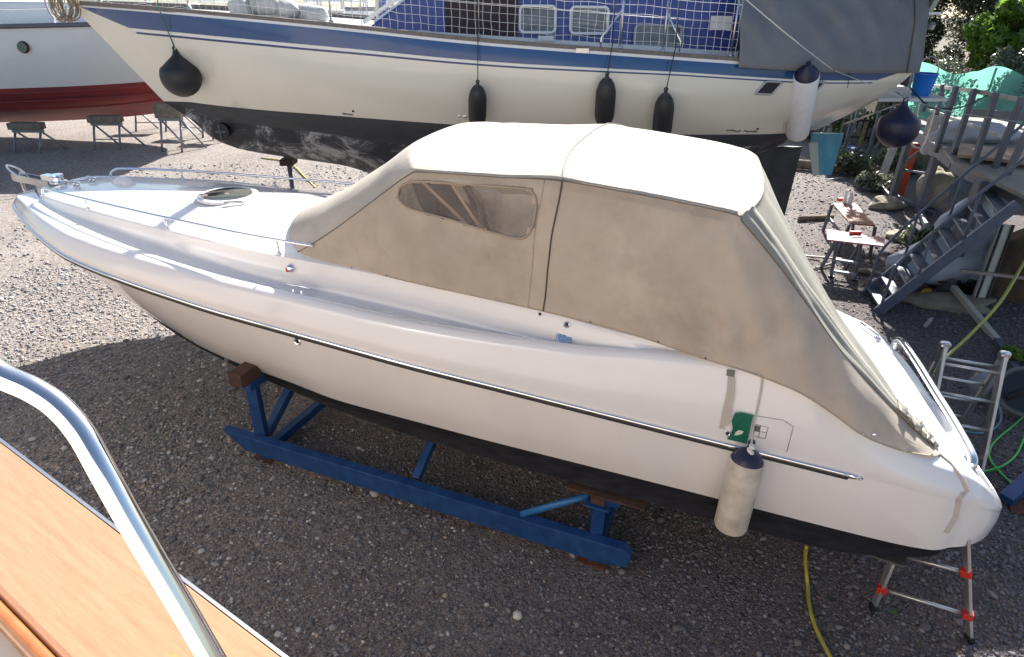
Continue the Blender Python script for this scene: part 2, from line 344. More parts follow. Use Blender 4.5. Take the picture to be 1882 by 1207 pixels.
def section0(u):
    vr,zr,vw,zw,vc,zc,zk=fvr(u),fzr(u),fvw(u),fzw(u),fvc(u),fzc(u),fzk(u)
    rv,rz,dz,hz,val=frv(u),frz(u),fdz(u),fhz(u),fval(u)
    hv=vr-.17*min(1,vr); hv=max(hv,rv+.01)
    sv=(hv+rv)/2
    if u<.6: # stern quarters: one full bulge without valley
        k=min(1,(.6-u)/.6)
    else: k=0
    hull=[(0,zk),(vc*.5,zk+(zc-zk)*.55),(vc,zc),((vc+vw)/2+.004,(zc+zw)/2),(vw,zw)]
    bul=.03+.02*max(0,min(1,(u-4)/3))*-1.6
    side=[(vw,zw),(vw+(vr-vw)*.38+bul*.6,zw+(zr-zw)*.33),(vw+(vr-vw)*.72+bul*.5,zw+(zr-zw)*.68),(vr,zr)]
    dh=hz-zr
    deck=[(vr,zr),(vr+.004*min(1,vr),zr+dh*.35),(vr-.045*min(1,vr*2),zr+dh*.72),((vr*.45+hv*.55),zr+dh*.95),(hv,hz),
          (sv*(1-.0)+0,hz-val*.7+ (rz-hz)*.12*k),(rv+.055*min(1,vr),min(rz,hz)-val*.55 if k<1 else hz*.6+rz*.4),(rv+.02*min(1,vr),rz-.05 if k<.5 else rz),(rv-.03*min(1,vr),rz),(rv*.6,rz+(dz-rz)*.55),(rv*.3,rz+(dz-rz)*.88),(0,dz)]
    return hull,side,deck
us=np.concatenate([np.linspace(-2.414,-1.6,34),np.linspace(-1.56,1.2,40),np.linspace(1.3,7.8,70),np.linspace(7.85,8.5,22),[8.54,8.58,8.61,8.63,8.64]])
def loft(which,sub):
    rows=[]
    for u in us:
        c=section(u)[which]; c=catmull([(a,b,0) for a,b in c],sub)[:,:2]
        full=[B(u,v,z) for v,z in c]
        fs=[B(u,-v,z) for v,z in c]
        rows.append((full,fs))
    return rows
def build_loft(name,which,sub,m,fm=None):
    rows=loft(which,sub); n=len(rows[0][0]); V=[];F=[]
    for a,b in rows: V+=list(a)
    F+=grid_faces(len(rows),n)
    o=len(V)
    for a,b in rows: V+=list(b)
    F+=[tuple(reversed(q)) for q in grid_faces(len(rows),n,o)]
    # close the stern end
    F.append(tuple(range(0,n))+tuple(o+i for i in range(n-1,-1,-1)))
    ob=mesh(name,V,F,m,boat,True,auto=50); return ob
build_loft('bottom',0,3,antif); build_loft('topsides',1,5,gel); build_loft('deck',2,4,gel_top)

def hullpt(u,zf=None):
    # outermost point of the topsides just below the rail
    return B(u,fvr(u),fzr(u))
# chrome rub rail, wraps round the bow, both sides
def railline(sgn,u0,u1,dv,dz,n=160):
    return [B(u,sgn*(fvr(u)+dv*min(1,fvr(u)*4)),fzr(u)+dz) for u in np.linspace(u0,u1,n)]
for sgn in (1,-1):
    m=MB(); m.tube(railline(sgn,-1.12,8.64,.010,.0),.020,10); o=m.build('rub_rail',chrome,boat,True)
    m=MB(); m.tube(railline(sgn,-1.1,8.635,.004,-.032),.017,6); o=m.build('rail_gasket',dark,boat,True)
# chamfered chrome end piece of the rub rail
e0=B(-1.1,fvr(-1.1)+.012,fzr(-1.1)); e1=B(-1.2,fvr(-1.2)+.003,fzr(-1.2)-.005)
MB().tube([e0,(e0+e1)/2,e1],[.024,.021,.008],10).build('rail_end',chrome,boat,True)

# bow rails
def surf(u,v):
    # height of the deck skin at (u,v)
    c=catmull([(a,b,0) for a,b in section(u)[2]],6)[:,:2]; i=np.argmin(abs(c[:,0]-abs(v))); return c[i,1]
for sgn in (1,-1):
    top=[]
    ul=np.linspace(7.72,3.62,40)
    for u in ul:
        v=frv(u)*.985+.0; top.append(B(u,sgn*v,frz(u)+.105+.03*(7.7-u)/4))
    p0=B(7.84,sgn*frv(7.84)*.98,frz(7.84)+.005)
    pts=catmull([p0,B(7.80,sgn*frv(7.8)*.98,frz(7.8)+.07)]+[top[0]],4).tolist()+top[1:]
    r=MB().tube(pts,.0145,8).build('bow_rail',chrome,boat,True)
    for u in (6.83,5.51,4.02):
        v=sgn*frv(u)*.985; z=frz(u); m=MB()
        m.tube([B(u,v,z-.01),B(u+.02,v,z+.12+.03*(7.7-u)/4)],.011,8); m.lathe(B(u,v,z-.004),(0,0,1),[(0,.03),(.012,.03),(.018,.014)],14)
        m.build('stanchion',chrome,r,True)
    m=MB(); m.lathe(p0-[0,0,.01],(0,0,1),[(0,.028),(.012,.028),(.02,.014)],14); m.build('rail_foot',chrome,r,True)

# round foredeck hatch
hc=B(5.47,.0,fdz(5.47)-.01); ha=Vector(AX)*.0+Vector((0,0,1))
hm=MB(); hm.lathe(hc,(0,0,1),[(0,.33),(.022,.33),(.032,.315),(.034,.28),(.026,.268)],48); hf=hm.build('hatch',gel_top,boat,auto=40)
glassd=mat('smoked_glass',(.07,.08,.075),.06,spec=.7,coat=.5)
MB().lathe(hc+[0,0,.022],(0,0,1),[(0,.268),(.012,.266),(.016,.25)],48).build('hatch_glass',glassd,hf,auto=30)
MB().box(hc+B(5.47+.2,.16,0)-B(5.47,0,0)+[0,0,.042],(.09,.03,.015),TH).box(hc+[0,0,.042],(.05,.03,.012)).build('hatch_latch',chrome,hf)
hinge=[B(5.47-.12+.0*k,.30,fdz(5.47)+.03) for k in range(2)]
MB().tube([B(5.25,.30,fdz(5.4)+.02),B(5.04,.20,fdz(5.2)+.02)],.014,8).build('hatch_hinge',steel,hf,True)

# anchor roller and bow fittings
a0=B(8.25,0,2.37)
m=MB(); m.beam(B(8.2,.0,2.34),B(8.95,.0,2.37),.10,.035); m.beam(B(8.3,.055,2.37),B(8.95,.055,2.41),.012,.09); m.beam(B(8.3,-.055,2.37),B(8.95,-.055,2.41),.012,.09)
ar=m.build('anchor_roller',steel,boat); bevel(ar,.003)
m=MB(); m.tube(catmull([B(8.78,.05,2.40),B(8.95,.055,2.50),B(9.05,0.0,2.54),B(8.95,-.055,2.50),B(8.78,-.05,2.40)],6),.012,8); m.lathe(B(8.93,-.045,2.40),tuple(NN*-1),[(0,.035),(.02,.02),(.07,.02),(.09,.035)],16); m.build('roller_hoop',chrome,ar,True)
m=MB(); m.tube(catmull([B(8.86,0,2.40),B(8.88,0,2.24),B(8.82,0,2.06)],6),.02,8); m.beam(B(8.84,-.1,2.07),B(8.84,.1,2.07),.03,.1); m.build('anchor',steel,ar,True)
m=MB(); m.lathe(B(8.18,.0,2.40),(0,0,1),[(0,.10),(.02,.10),(.03,.07),(.07,.06),(.09,.075),(.105,.07)],22); m.box(B(8.32,.0,2.45),(.18,.10,.07),-TH); wl=m.build('windlass',chrome,boat,auto=40)
for du,dv in ((0,.22),(0.0,-.22)):
    u=7.72;m=MB();c=B(u+du,dv*.5,fdz(u)-.005)
    m.lathe(c+AX*.03,(0,0,1),[(0,.018),(.05,.013)],10); m.lathe(c-AX*.03,(0,0,1),[(0,.018),(.05,.013)],10)
    m.tube([c+AX*.09+[0,0,.055],c+AX*.03+[0,0,.062],c-AX*.03+[0,0,.062],c-AX*.09+[0,0,.055]],.011,8); m.build('bow_cleat',chrome,boat,True)
# small white cowl on foredeck
c=B(7.25,-.12,fdz(7.25)-.01); prof=[];m=MB()
Vc=[];nu,nv=10,12
for i in range(nu):
    t=i/(nu-1); r=.085*math.sin(math.pi*min(1,.12+t*.88))**.7 if t<1 else 0.002
    for j in range(nv):
        a=math.pi*j/(nv-1); Vc.append(c-AX*(t*.36-.1)+NN*(math.cos(a)*r)+np.array([0,0,math.sin(a)*r*1.05]))
m.add(Vc,grid_faces(nu,nv)); m.build('deck_cowl',gel_top,boat,True)

# side fittings: navigation light, cleat, filler caps, vents
def onside(px,py,v): return atv(px,py,v)
p=B(3.87,1.01,2.27); m=MB(); m.lathe(p-NN*.0,tuple(-NN*1),[(0,.045),(.03,.045),(.055,.035),(.07,.012)],18); nl=m.build('navigation_light',chrome,boat,auto=35)
redm=mat('red_lens',(.45,.02,.02),.15); m=MB(); m.box(p-NN*.055+AX*.02+[0,0,-.01],(.03,.02,.04),-TH); m.build('lens',redm,nl)
def cleat(u,v,z,k=1.):
    m=MB();c=B(u,v,z)
    for s in(-1,1): m.lathe(c+AX*.045*s,(0,0,1),[(-.02,.03),(.0,.028),(.012,.016),(.05,.014)],12)
    m.tube([c+AX*.15+[0,0,.06],c+AX*.09+[0,0,.066],c-AX*.09+[0,0,.066],c-AX*.15+[0,0,.06]],[.007,.014,.014,.007],10)
    return m.build('cleat',chrome,boat,True)
cleat(3.72,1.17,surf(3.72,1.17)); cleat(3.72,-1.17,surf(3.72,1.17))
def ringcap(p,n,r,name='skin_fitting',mt=None):
    m=MB(); m.lathe(p,n,[(-.01,r),(.008,r),(.014,r*.8),(.008,r*.55),(.002,r*.5)],18); o=m.build(name,mt or chrome,boat,auto=30)
    m=MB(); m.lathe(p,n,[(0,r*.5),(.009,r*.48)],14); m.build('drain_hole',dark,o); return o
out=tuple(-NN)
from mathutils.bvhtree import BVHTree
def hull_tree():
    VV=[];FF=[];pl=Vector(boat.location)
    for o in boat.children:
        if o.name.startswith(('topsides','deck','bottom')) and not o.name.startswith('deck_c'):
            k=len(VV); VV+=[v.co+pl for v in o.data.vertices]; FF+=[tuple(i+k for i in p.vertices) for p in o.data.polygons]
    return BVHTree.FromPolygons(VV,FF)
HT=hull_tree(); camo=Vector((0,0,H))
def side_at(px,py):
    h=HT.ray_cast(camo,Vector(ray(px,py)).normalized())
    return None if h[0] is None else np.array(h[0])
q=side_at(1037,622); nrm_=(out[0]*.6,out[1]*.6,.8); q=q+np.array(nrm_)*.012
m=MB(); m.lathe(q,nrm_,[(-.01,.066),(.008,.066),(.012,.056),(.008,.052),(.008,.026),(.014,.022)],26); m.build('filler_cap',chrome,boat,auto=30)
for px_,py_,r_2 in ((1042,596,.030),(993,577,.016)):
    q=side_at(px_,py_)
    if q is not None: ringcap(q,(out[0],out[1],.5),r_2)
for px,py,r in ((547,627,.036),(1581,878,.018),(1337,796,.02)):
    q=side_at(px,py)
    if q is not None: ringcap(q,(out[0],out[1],.1),r)
q=side_at(418,660)
if q is not None: MB().box(q,(.05,.04,.035),-TH).build('hull_bracket',steel,boat)

# chrome rail between the stern quarters
pa=side_at(1782,842)
pa=B(-2.0,.88,1.52); pb=B(-2.04,-.95,1.56)
tv=catmull([pa-[0,0,.10],pa+AX*-.03+[0,0,.02],pa*.8+pb*.2-AX*.05+[0,0,.035],pa*.5+pb*.5-AX*.05+[0,0,.035],pb*.8+pa*.2-AX*.05+[0,0,.035],pb-AX*.03+[0,0,.02],pb-[0,0,.1]],6)
MB().tube(tv,.034,14).build('stern_rail',chrome,boat,True)
# fitting on the far stern quarter
q1,q2=side_at(1612,622),side_at(1580,598)
if q1 is not None and q2 is not None and abs(uvz(q1)[1]-uvz(q2)[1])<.4 and uvz(q1)[2]>1.2: MB().tube([q1+[0,0,.01],q1+[0,0,.03],q2+[0,0,.03]],.013,8).lathe(q1-[0,0,.01],(0,0,1),[(0,.035),(.02,.035),(.03,.02)],14).build('stern_cleat',chrome,boat,True)
# trim tab and drive recess under the stern
MB().beam(B(-1.0,.9,.62),B(-1.75,1.1,.70),.34,.02).build('trim_tab',mat('zinc',(.18,.19,.18),.6,.6,var=.4,vscale=14),boat)

# locker lid outline, sticker and diagram on the quarter
def sidepatch(name,poly,m,parent=None,thick=.004):
    # polygon in picture space laid on the quarter
    q=[side_at(*p) for p in poly]
    q=[x-NN*thick for x in q if x is not None]
    return mesh(name,q,[tuple(range(len(q)))],m,boat)
def dens(P,s=8):
    o=[]
    for (x0,y0),(x1,y1) in zip(P[:-1],P[1:]):
        k=max(1,int(math.hypot(x1-x0,y1-y0)/s)); o+=[(x0+(x1-x0)*i/k,y0+(y1-y0)*i/k) for i in range(k)]
    return o+[P[-1]]
green=mat('green_cloth',(.0,.13,.075),.7,var=.15,vscale=20)
whitep=mat('white_scuff',(.65,.68,.62),.8)
def skin_grid(name,poly,m,parent,off=.005,step=3,smooth=True,collect=None):
    xs_=np.arange(min(p[0] for p in poly),max(p[0] for p in poly)+step,step); ys_=np.arange(min(p[1] for p in poly),max(p[1] for p in poly)+step,step)
    P={};V=[];F=[]
    def vid(i,j):
        if (i,j) not in P:
            q=side_at(xs_[i],ys_[j])
            if q is None: P[(i,j)]=None
            else: P[(i,j)]=len(V); V.append(q-NN*off)
        return P[(i,j)]
    for i in range(len(xs_)-1):
        for j in range(len(ys_)-1):
            if inpoly(xs_[i]+step/2,ys_[j]+step/2,poly):
                ids=[vid(i,j),vid(i+1,j),vid(i+1,j+1),vid(i,j+1)]
                if None not in ids: F.append(tuple(ids))
    return mesh(name,V,F,m,parent,smooth)
def skin_line(m,pts,r):
    out_=[]
    for (x0,y0),(x1,y1) in zip(pts[:-1],pts[1:]):
        k=max(2,int(math.hypot(x1-x0,y1-y0)/8))
        for i in range(k): out_.append(side_at(x0+(x1-x0)*i/k,y0+(y1-y0)*i/k))
    out_.append(side_at(*pts[-1])); out_=[q-NN*.001 for q in out_ if q is not None]
    m.tube(out_,r,5); return m
sidepatch('sticker',dens([(1351,756),(1362,755),(1385,760),(1372,813),(1336,804),(1344,794),(1347,784),(1345,770),(1351,756)],5)[:-1],green,boat,.02)['label']='green cloth sticker with a worn patch'
sidepatch('sticker_wear',[(1352,791),(1358,787),(1367,789),(1364,794),(1358,796),(1350,797)],whitep,boat,.023)
skin_line(MB(),[(1380,762),(1440,772),(1458,784),(1446,830)],.0028).build('locker_seam',mat('seam_grey',(.25,.23,.2),.8),boat)
m=MB(); 
for seg in ([(1390,780),(1412,785),(1406,806),(1384,801),(1390,780)],[(1398,793),(1408,795)],[(1398,782),(1394,803)]): skin_line(m,seg,.0022)
m.build('diagram_mark',black,boat)
sidepatch('diagram_patch',[(1387,781),(1397,783),(1395,793),(1386,791)],mat('label_grey',(.18,.18,.17),.7,var=.6,vscale=60),boat,.006)

# ------------------------------------------------------------ canopy over the cockpit
can=thing('cockpit_canopy',B(1.3,0,2.3),'beige canvas canopy covering the whole cockpit of the white motorboat','canopy')
# near/far edge curve (front foot -> windscreen seam -> eave -> rear seam -> stern foot), mirrored for the far side
edge=[(3.92,.90,2.36),(3.72,.95,2.47),(3.30,1.01,2.74),(2.85,1.07,3.06),(2.50,1.12,3.30),(2.34,1.135,3.345),(1.75,1.15,3.37),(1.22,1.15,3.39),(.65,1.15,3.35),(.03,1.14,3.285),(-.07,1.13,3.22),(-.34,1.09,2.95),(-.62,1.07,2.65),(-.95,1.06,2.30),(-1.30,1.04,1.98),(-1.58,1.02,1.75),(-1.74,1.0,1.63)]
E_=catmull(edge,8)
NE=len(E_)
# crown profile per edge station: (du at centre, dz at centre, roundness)
cr=[(.34,.21),(.42,.17),(.40,.11),(.36,.09),(.34,.10),(.28,.11),(.2,.11),(.10,.12),(.0,.09),(-.16,.06),(-.19,.05),(-.16,.04),(-.14,.03),(-.10,.03),(-.02,.06),(.12,.12),(.26,.20)]
CR=catmull([(a,b,0) for a,b in cr],8)
def farpull(u,z,t):
    # on the far side the cover stops further forward on the quarter
    if u<-.34 and t>-.4:
        k=(-.34-u)/1.4*min(1,(t+.4)/1.2); u+=.40*k; z+=.15*k*k
    return u,z
def across(i,t): # t -1 near .. 1 far
    e=E_[i]; du,dz,_=CR[i]; v=e[1]*(-t); k=1-abs(t)**2.6; kk=1-abs(t)**3.2
    u=e[0]+du*kk; z=e[2]+dz*kk
    u,z=farpull(u,z,t); hoop=0
    # cloth sags a little between hoops at u=2.6, 1.25 and 0
    for a,b in ((1.3,2.75),(-.05,1.3)):
        if a<u<b: hoop-=.085*math.sin(math.pi*(u-a)/(b-a))*k
    w=noise.noise(Vector((u*2.2,v*2.2,z*2)))*.012+noise.noise(Vector((u*7,v*5,3)))*.004
    if i>9*8: w+= .022*math.sin(v*15+u*5)*(.5+noise.noise(Vector((v*2,u*2,5))))*min(1,(i-72)/20)
    if i<24: w+=.012*math.sin(v*9+u*3)*min(1,(i)/8)*noise.noise(Vector((v,u,2)))*2
    if abs(t)>.98: w*=.2
    return B(u,v,z+hoop+w)
NT=57; ts=np.sin(np.linspace(-1,1,NT)*math.pi/2*.96)/math.sin(math.pi/2*.96)
V=[across(i,t) for i in range(NE) for t in ts]
F=[tuple(reversed(q)) for q in grid_faces(NE,NT)]
i_front=4*8; i_seam=7*8; i_back=9*8+4
def sub_rows(a,b): return [V[i*NT:(i+1)*NT] for i in range(a,b+1)]
for nm,a,b,mt,lb in (('windscreen_panel',0,i_front,canvas_top,None),('roof_panel',i_front,i_seam,canvas_top,'front half of the roof'),('roof_panel',i_seam,i_back,canvas_top,'rear half of the roof'),('rear_panel',i_back,NE-1,canvas_rear_shade,None)):
    rows=sub_rows(a,b); VV=[p for r_ in rows for p in r_]
    o=mesh(nm,VV,[tuple(reversed(q)) for q in grid_faces(len(rows),NT)],mt,can,True)
    if lb: o['label']=lb
# side panels: from the edge curve down to the base line on the hull
base=[(3.92,.90,2.34),(3.6,.955,2.345),(3.3,.985,2.345),(2.9,1.01,2.335),(2.38,1.045,2.32),(1.8,1.08,2.31),(1.34,1.115,2.30),(.86,1.16,2.28),(.51,1.20,2.26),(.05,1.31,2.235),(-.16,1.335,2.22),(-.36,1.345,2.19),(-.64,1.352,2.12),(-.88,1.35,2.0),(-1.10,1.34,1.86),(-1.30,1.29,1.77),(-1.5,1.22,1.71),(-1.66,1.12,1.66),(-1.74,1.0,1.63)]
BS=catmull(base,8)
# match stations by arc so rows stay roughly vertical
fu_e=np.linspace(0,1,NE)
def resample(C,fr):
    d=np.r_[0,np.cumsum(np.linalg.norm(np.diff(C,axis=0),axis=1))]; d/=d[-1]
    return np.stack([np.interp(fr,d,C[:,k]) for k in range(3)],1)
# pair by u position: edge u and base u with key pairs
key_e=[0,16,32,48,56,72,80,88,104,112,120,NE-1]
ue=[3.92,3.30,2.52,1.75,1.22,.10,-.12,-.34,-.95,-1.30,-1.58,-1.74]
key_b=[3.92,3.5,2.75,1.90,1.34,.25,-.05,-.45,-1.2,-1.48,-1.66,-1.74]
bu=np.interp(np.arange(NE),key_e,key_b)
BU=BS[::-1]
bp=np.stack([bu,np.interp(bu,BU[:,0],BU[:,1]),np.interp(bu,BU[:,0],BU[:,2])],1); bp[-1]=BS[-1]; bp[0]=BS[0]
E2=[across(i,-1) for i in range(NE)]
MS=36
winpoly=[(732,352),(738,342),(752,335),(775,333),(960,346),(976,352),(985,366),(983,395),(975,424),(965,435),(950,438),(905,427),(830,404),(762,386),(742,376),(732,364)]
def sidegrid(sgn,stepi=1):
    rows=[]
    for i in range(NE):
        e=E_[i]; b=bp[i]+np.array([0,.012,.02])*min(1,max(0,(-.9-bp[i][0])*3)); row=[]
        for j in range(MS+1):
            t=j/MS; p=e*(1-t)+b*t
            L=abs(e[2]-b[2])
            blg=.05*math.sin(math.pi*t)*min(1,L)
            w=noise.noise(Vector((p[0]*1.5,p[2]*1.8,sgn*5)))*.045+noise.noise(Vector((p[0]*4.5,p[2]*3,sgn)))*.030+noise.noise(Vector((p[0]*2+p[2]*6,p[2]*1.2,sgn)))*.012
            # draped folds running down to the rear strap
            if p[0]<.9: w+=(.03*math.sin((p[0]*11+p[2]*6))+.02*math.sin(p[0]*23-p[2]*9))*max(0,min(1,(.9-p[0])))*t
            for (fu,fz0,am,nn_,rr_) in ((-.16,2.20,.030,10,.5),(.06,3.3,.022,9,.45),(1.3,2.30,.016,9,.35),(-1.45,1.75,.026,9,.4),(3.7,2.42,.014,8,.4)):
                dd=math.hypot(p[0]-fu,p[2]-fz0)+1e-6; an=math.atan2(p[2]-fz0,p[0]-fu); w+=am*math.sin(an*nn_+2*noise.noise(Vector((p[0]*2,p[2]*2,fu))))*math.exp(-dd/rr_)*min(1,dd/.12)
            w*=math.sin(math.pi*t)**.5 if 0<t<1 else 0
            pu,pz=(p[0],p[2]) if sgn==1 else farpull(p[0],p[2],1); row.append(B(pu,sgn*(p[1]+blg+w*min(1,L*1.5)),pz))
        row[0]=across(i,-1*sgn)
        rows.append(row)
    return rows
for sgn in (1,-1):
    rows=sidegrid(sgn); VV=[p for r_ in rows for p in r_]; FF=[]
    ij=56
    parts={'a':[], 'b':[]}
    for i in range(NE-1):
        for j in range(MS):
            ids=(i*(MS+1)+j,i*(MS+1)+j+1,(i+1)*(MS+1)+j+1,(i+1)*(MS+1)+j)
            if sgn==1 and i<ij:
                c=sum(np.array(VV[k]) for k in ids)/4; x,y=proj(c)
                if inpoly(x,y,winpoly): continue
            parts['a' if i<ij else 'b'].append(ids if sgn==1 else tuple(reversed(ids)))
    for k,lb in (('a','front side panel'),('b','rear side panel')):
        used=sorted({q for f_ in parts[k] for q in f_}); mp={q:i for i,q in enumerate(used)}
        o=mesh('side_panel',[VV[q] for q in used],[tuple(mp[q] for q in f_) for f_ in parts[k]],canvas,can,True); o['label']=lb+(' on the near side' if sgn==1 else ' on the far side')
    if sgn==1: NR=rows
NRa=np.array(NR)
flat=NRa[:57].reshape(-1,3); fpx=np.array([proj(p) for p in flat])
from mathutils.bvhtree import BVHTree
bv=BVHTree.FromPolygons([Vector(p) for p in NRa.reshape(-1,3)],[q for q in grid_faces(NE,MS+1)])
camo=Vector((0,0,H))
def oncanvas(px,py,off=0.):
    d=Vector(ray(px,py)).normalized(); h=bv.ray_cast(camo,d)
    return None if h[0] is None else np.array(h[0]-d*off)
# clear window in the near side panel
xs_=np.arange(722,996,5.);ys_=np.arange(325,447,5.); wid={};WV=[];WF=[]
grow=[( (x-858)*1.035+858,(y-385)*1.06+385) for x,y in winpoly]
for i in range(len(xs_)-1):
    for j in range(len(ys_)-1):
        if inpoly(xs_[i]+3,ys_[j]+3,grow):
            ids=[]
            for a,b in((i,j),(i+1,j),(i+1,j+1),(i,j+1)):
                if (a,b) not in wid:
                    q=oncanvas(xs_[a],ys_[b],-.004); wid[(a,b)]=len(WV) if q is not None else None
                    if q is not None: WV.append(q-NN*.006*(2.2*noise.noise(Vector((xs_[a]*.025,ys_[b]*.04,1)))+noise.noise(Vector((xs_[a]*.07,ys_[b]*.05,4)))))
                ids.append(wid[(a,b)])
            if None not in ids: WF.append(tuple(ids))
vin=mat('clear_vinyl',(.55,.52,.50),.13,bump=.5,bscale=5,spec=.6,coat=.3)
n_=vin.node_tree.nodes; l_=vin.node_tree.links; tr_=n_.new('ShaderNodeBsdfTransparent'); tr_.inputs[0].default_value=(.9,.85,.8,1); mx_=n_.new('ShaderNodeMixShader'); mx_.inputs[0].default_value=.80
l_.new(n_['Principled BSDF'].outputs[0],mx_.inputs[1]); l_.new(tr_.outputs[0],mx_.inputs[2]); l_.new(mx_.outputs[0],n_['Material Output'].inputs[0])
win=mesh('window',WV,WF,vin,can,True)
rim=catmull([(x,y,0) for x,y in winpoly],5,closed=True)
rp=[oncanvas(x,y,.004) for x,y,_ in rim]; rp=[q for q in rp if q is not None]; rp.append(rp[0])
MB().tube(rp,.010,6,cap=False).build('window_edging',mat('edging',(.36,.29,.22),.8),win,True)
# things showing through the window: windscreen frame and tan seat back
inn=mat('interior_brown',(.035,.018,.012),.6,var=.5,vscale=5)
m=MB(); 
for pa_,pb_ in (((768,326),(862,416)),((824,328),(890,432))): MB().tube([atv(*pa_,.86),atv(*pb_,.86)],.013,8).build('hood_frame',mat('frame_tan',(.62,.42,.30),.4),can,True)
m.tube([B(2.65,-.85,3.22),B(1.85,-.9,2.35)],.018,8)
m.build('hood_frame',mat('frame_tan',(.55,.36,.25),.4),can,True)
def inpanel(P,mm,nm='inner_curtain'):
    Q=[np.array(p) for p in P]; V=[]
    for i in range(20):
        for j in range(12):
            a,b=i/19,j/11; q=(Q[0]*(1-a)+Q[1]*a)*(1-b)+(Q[3]*(1-a)+Q[2]*a)*b; V.append(B(q[0]+.05*noise.noise(Vector((b*3,a*2,Q[0][0]))),q[1]+.04*math.sin(a*14+b*3)+.06*noise.noise(Vector((a*4,b*3,2))),q[2]))
    mesh(nm,V,grid_faces(20,12),mm,can,True)
inpanel([uvz(atv(x_,y_,.72)) for x_,y_ in ((750,322),(832,326),(900,440),(806,420))],inn)
inpanel([uvz(atv(x_,y_,.60)) for x_,y_ in ((842,326),(862,326),(925,445),(905,440))],mat('curtain_edge',(.30,.22,.18),.6,var=.5))
inpanel([uvz(atv(x_,y_,.40)) for x_,y_ in ((850,345),(1010,365),(1010,460),(900,450))],mat('seat_grey',(.72,.70,.70),.6,bump=.5,bscale=4,var=.4),'seat_cover')
inpanel([uvz(atv(x_,y_,.65)) for x_,y_ in ((715,330),(762,326),(815,420),(715,400))],mat('screen_grey',(.75,.72,.70),.3,var=.5,vscale=6),'inner_screen')
# dark seams (pixel paths lie on the cloth itself)
def seamline(pts,r=.006,off=.002,name='seam',mt=seam):
    out_=[]
    for (x0,y0),(x1,y1) in zip(pts[:-1],pts[1:]):
        k=max(2,int(math.hypot(x1-x0,y1-y0)/6))
        out_+= [oncanvas(x0+(x1-x0)*i/k,y0+(y1-y0)*i/k,off) for i in range(k)]
    out_=[q for q in out_ if q is not None]
    if len(out_)>2: MB().tube(out_,r,5).build(name,mt,can,True)
jr=[NRa[56,j]-NN*.004 for j in range(MS+1)]; MB().tube(jr,.007,6).build('zip_seam',seam,can,True)
jr=[NRa[54,j]-NN*.003 for j in range(MS+1)]; MB().tube(jr,.003,5).build('zip_flap',canvas,can,True)
MB().tube([across(i,-.999)+[0,0,.001] for i in range(0,NE)],.006,6).build('piping',mat('piping_dark',(.17,.14,.11),.8),can,True)
MB().tube([across(56,t)+[0,0,.004] for t in np.linspace(-1,1,50)],.006,6).build('zip_seam',mat('piping_grey',(.25,.23,.2),.8),can,True)
MB().tube([NRa[i,MS]-NN*.002 for i in range(NE)],.006,6).build('hem',mat('hem_tan',(.42,.35,.27),.85),can,True)
# flap hanging under the eave
fl=[];k0,k1=30,74
for i in range(k0,k1):
    e=across(i,-.97)
    for j in range(4): fl.append(e+np.array([0,0,.012-.028*j])-NN*(.014+.012*j*(.5+.5*math.sin(i*.3))))
o=mesh('eave_flap',fl,grid_faces(k1-k0,4),canvas_top,can,True); sm=o.modifiers.new('solid','SOLIDIFY'); sm.thickness=.003
# rear valance: wide pleat running along the rear edge
for (t0,dz0,nm) in ((-.86,.012,'rear_flap'),):
    fl=[]
    for i in range(76,NE):
        for j in range(10):
            t=-.995+.19*j/9; q=across(i,t); fl.append(q+np.array([0,0,.012+.008*math.sin(j*1.6+i*.05)])+NN*-.006)
    o=mesh(nm,fl,[tuple(reversed(q)) for q in grid_faces(NE-76,10)],canvas_rear_shade,can,True); sm=o.modifiers.new('solid','SOLIDIFY'); sm.thickness=.003
# snap studs along the hem
for i in range(6,NE-4,8):
    q=NRa[i,MS]*.97+NRa[i,MS-1]*.03-NN*.008
    MB().lathe(q+[0,0,.012],out,[(0,.010),(.005,.008)],10).build('snap_stud',chrome,can)
MB().lathe(oncanvas(1606,800,.001),out,[(0,.02),(.006,.018),(.009,.008)],16).build('press_stud',chrome,can)
# straps: buckle strap and thin cord over the quarter, tail over the stern
def ribbon(pxs,wd,m,name,parent,off=.006,label=None):
    pts=[side_at(*p) for p in pxs]; pts=[p-NN*off for p in pts if p is not None]
    Vv=[]
    for i,p in enumerate(pts):
        d=pts[min(i+1,len(pts)-1)]-pts[max(i-1,0)]; d/=np.linalg.norm(d)+1e-9; x=np.cross(d,NN); x/=np.linalg.norm(x); Vv+=[p-x*wd/2,p+x*wd/2]
    o=mesh(name,Vv,grid_faces(len(pts),2),m,parent); sm=o.modifiers.new('solid','SOLIDIFY'); sm.thickness=.002
    return o
def dens_(P,s=8):
    o=[]
    for (x0,y0),(x1,y1) in zip(P[:-1],P[1:]):
        k=max(1,int(math.hypot(x1-x0,y1-y0)/s)); o+=[(x0+(x1-x0)*i/k,y0+(y1-y0)*i/k) for i in range(k)]
    return o+[P[-1]]
ribbon(dens([(1343,686),(1340,720),(1332,755),(1326,787)]),.032,strapm,'strap',can,.008)
ribbon(dens([(1347,690),(1346,725),(1340,755),(1334,780)]),.03,strapm,'strap',can,.014)
q=side_at(1343,684); MB().box(q-NN*.012,(.055,.012,.05),-TH).build('buckle',steel,can)
ribbon(dens([(1722,832),(1745,850),(1766,880),(1775,900),(1762,915),(1755,950),(1738,978)]),.036,strapm,'strap_tail',can,.008)
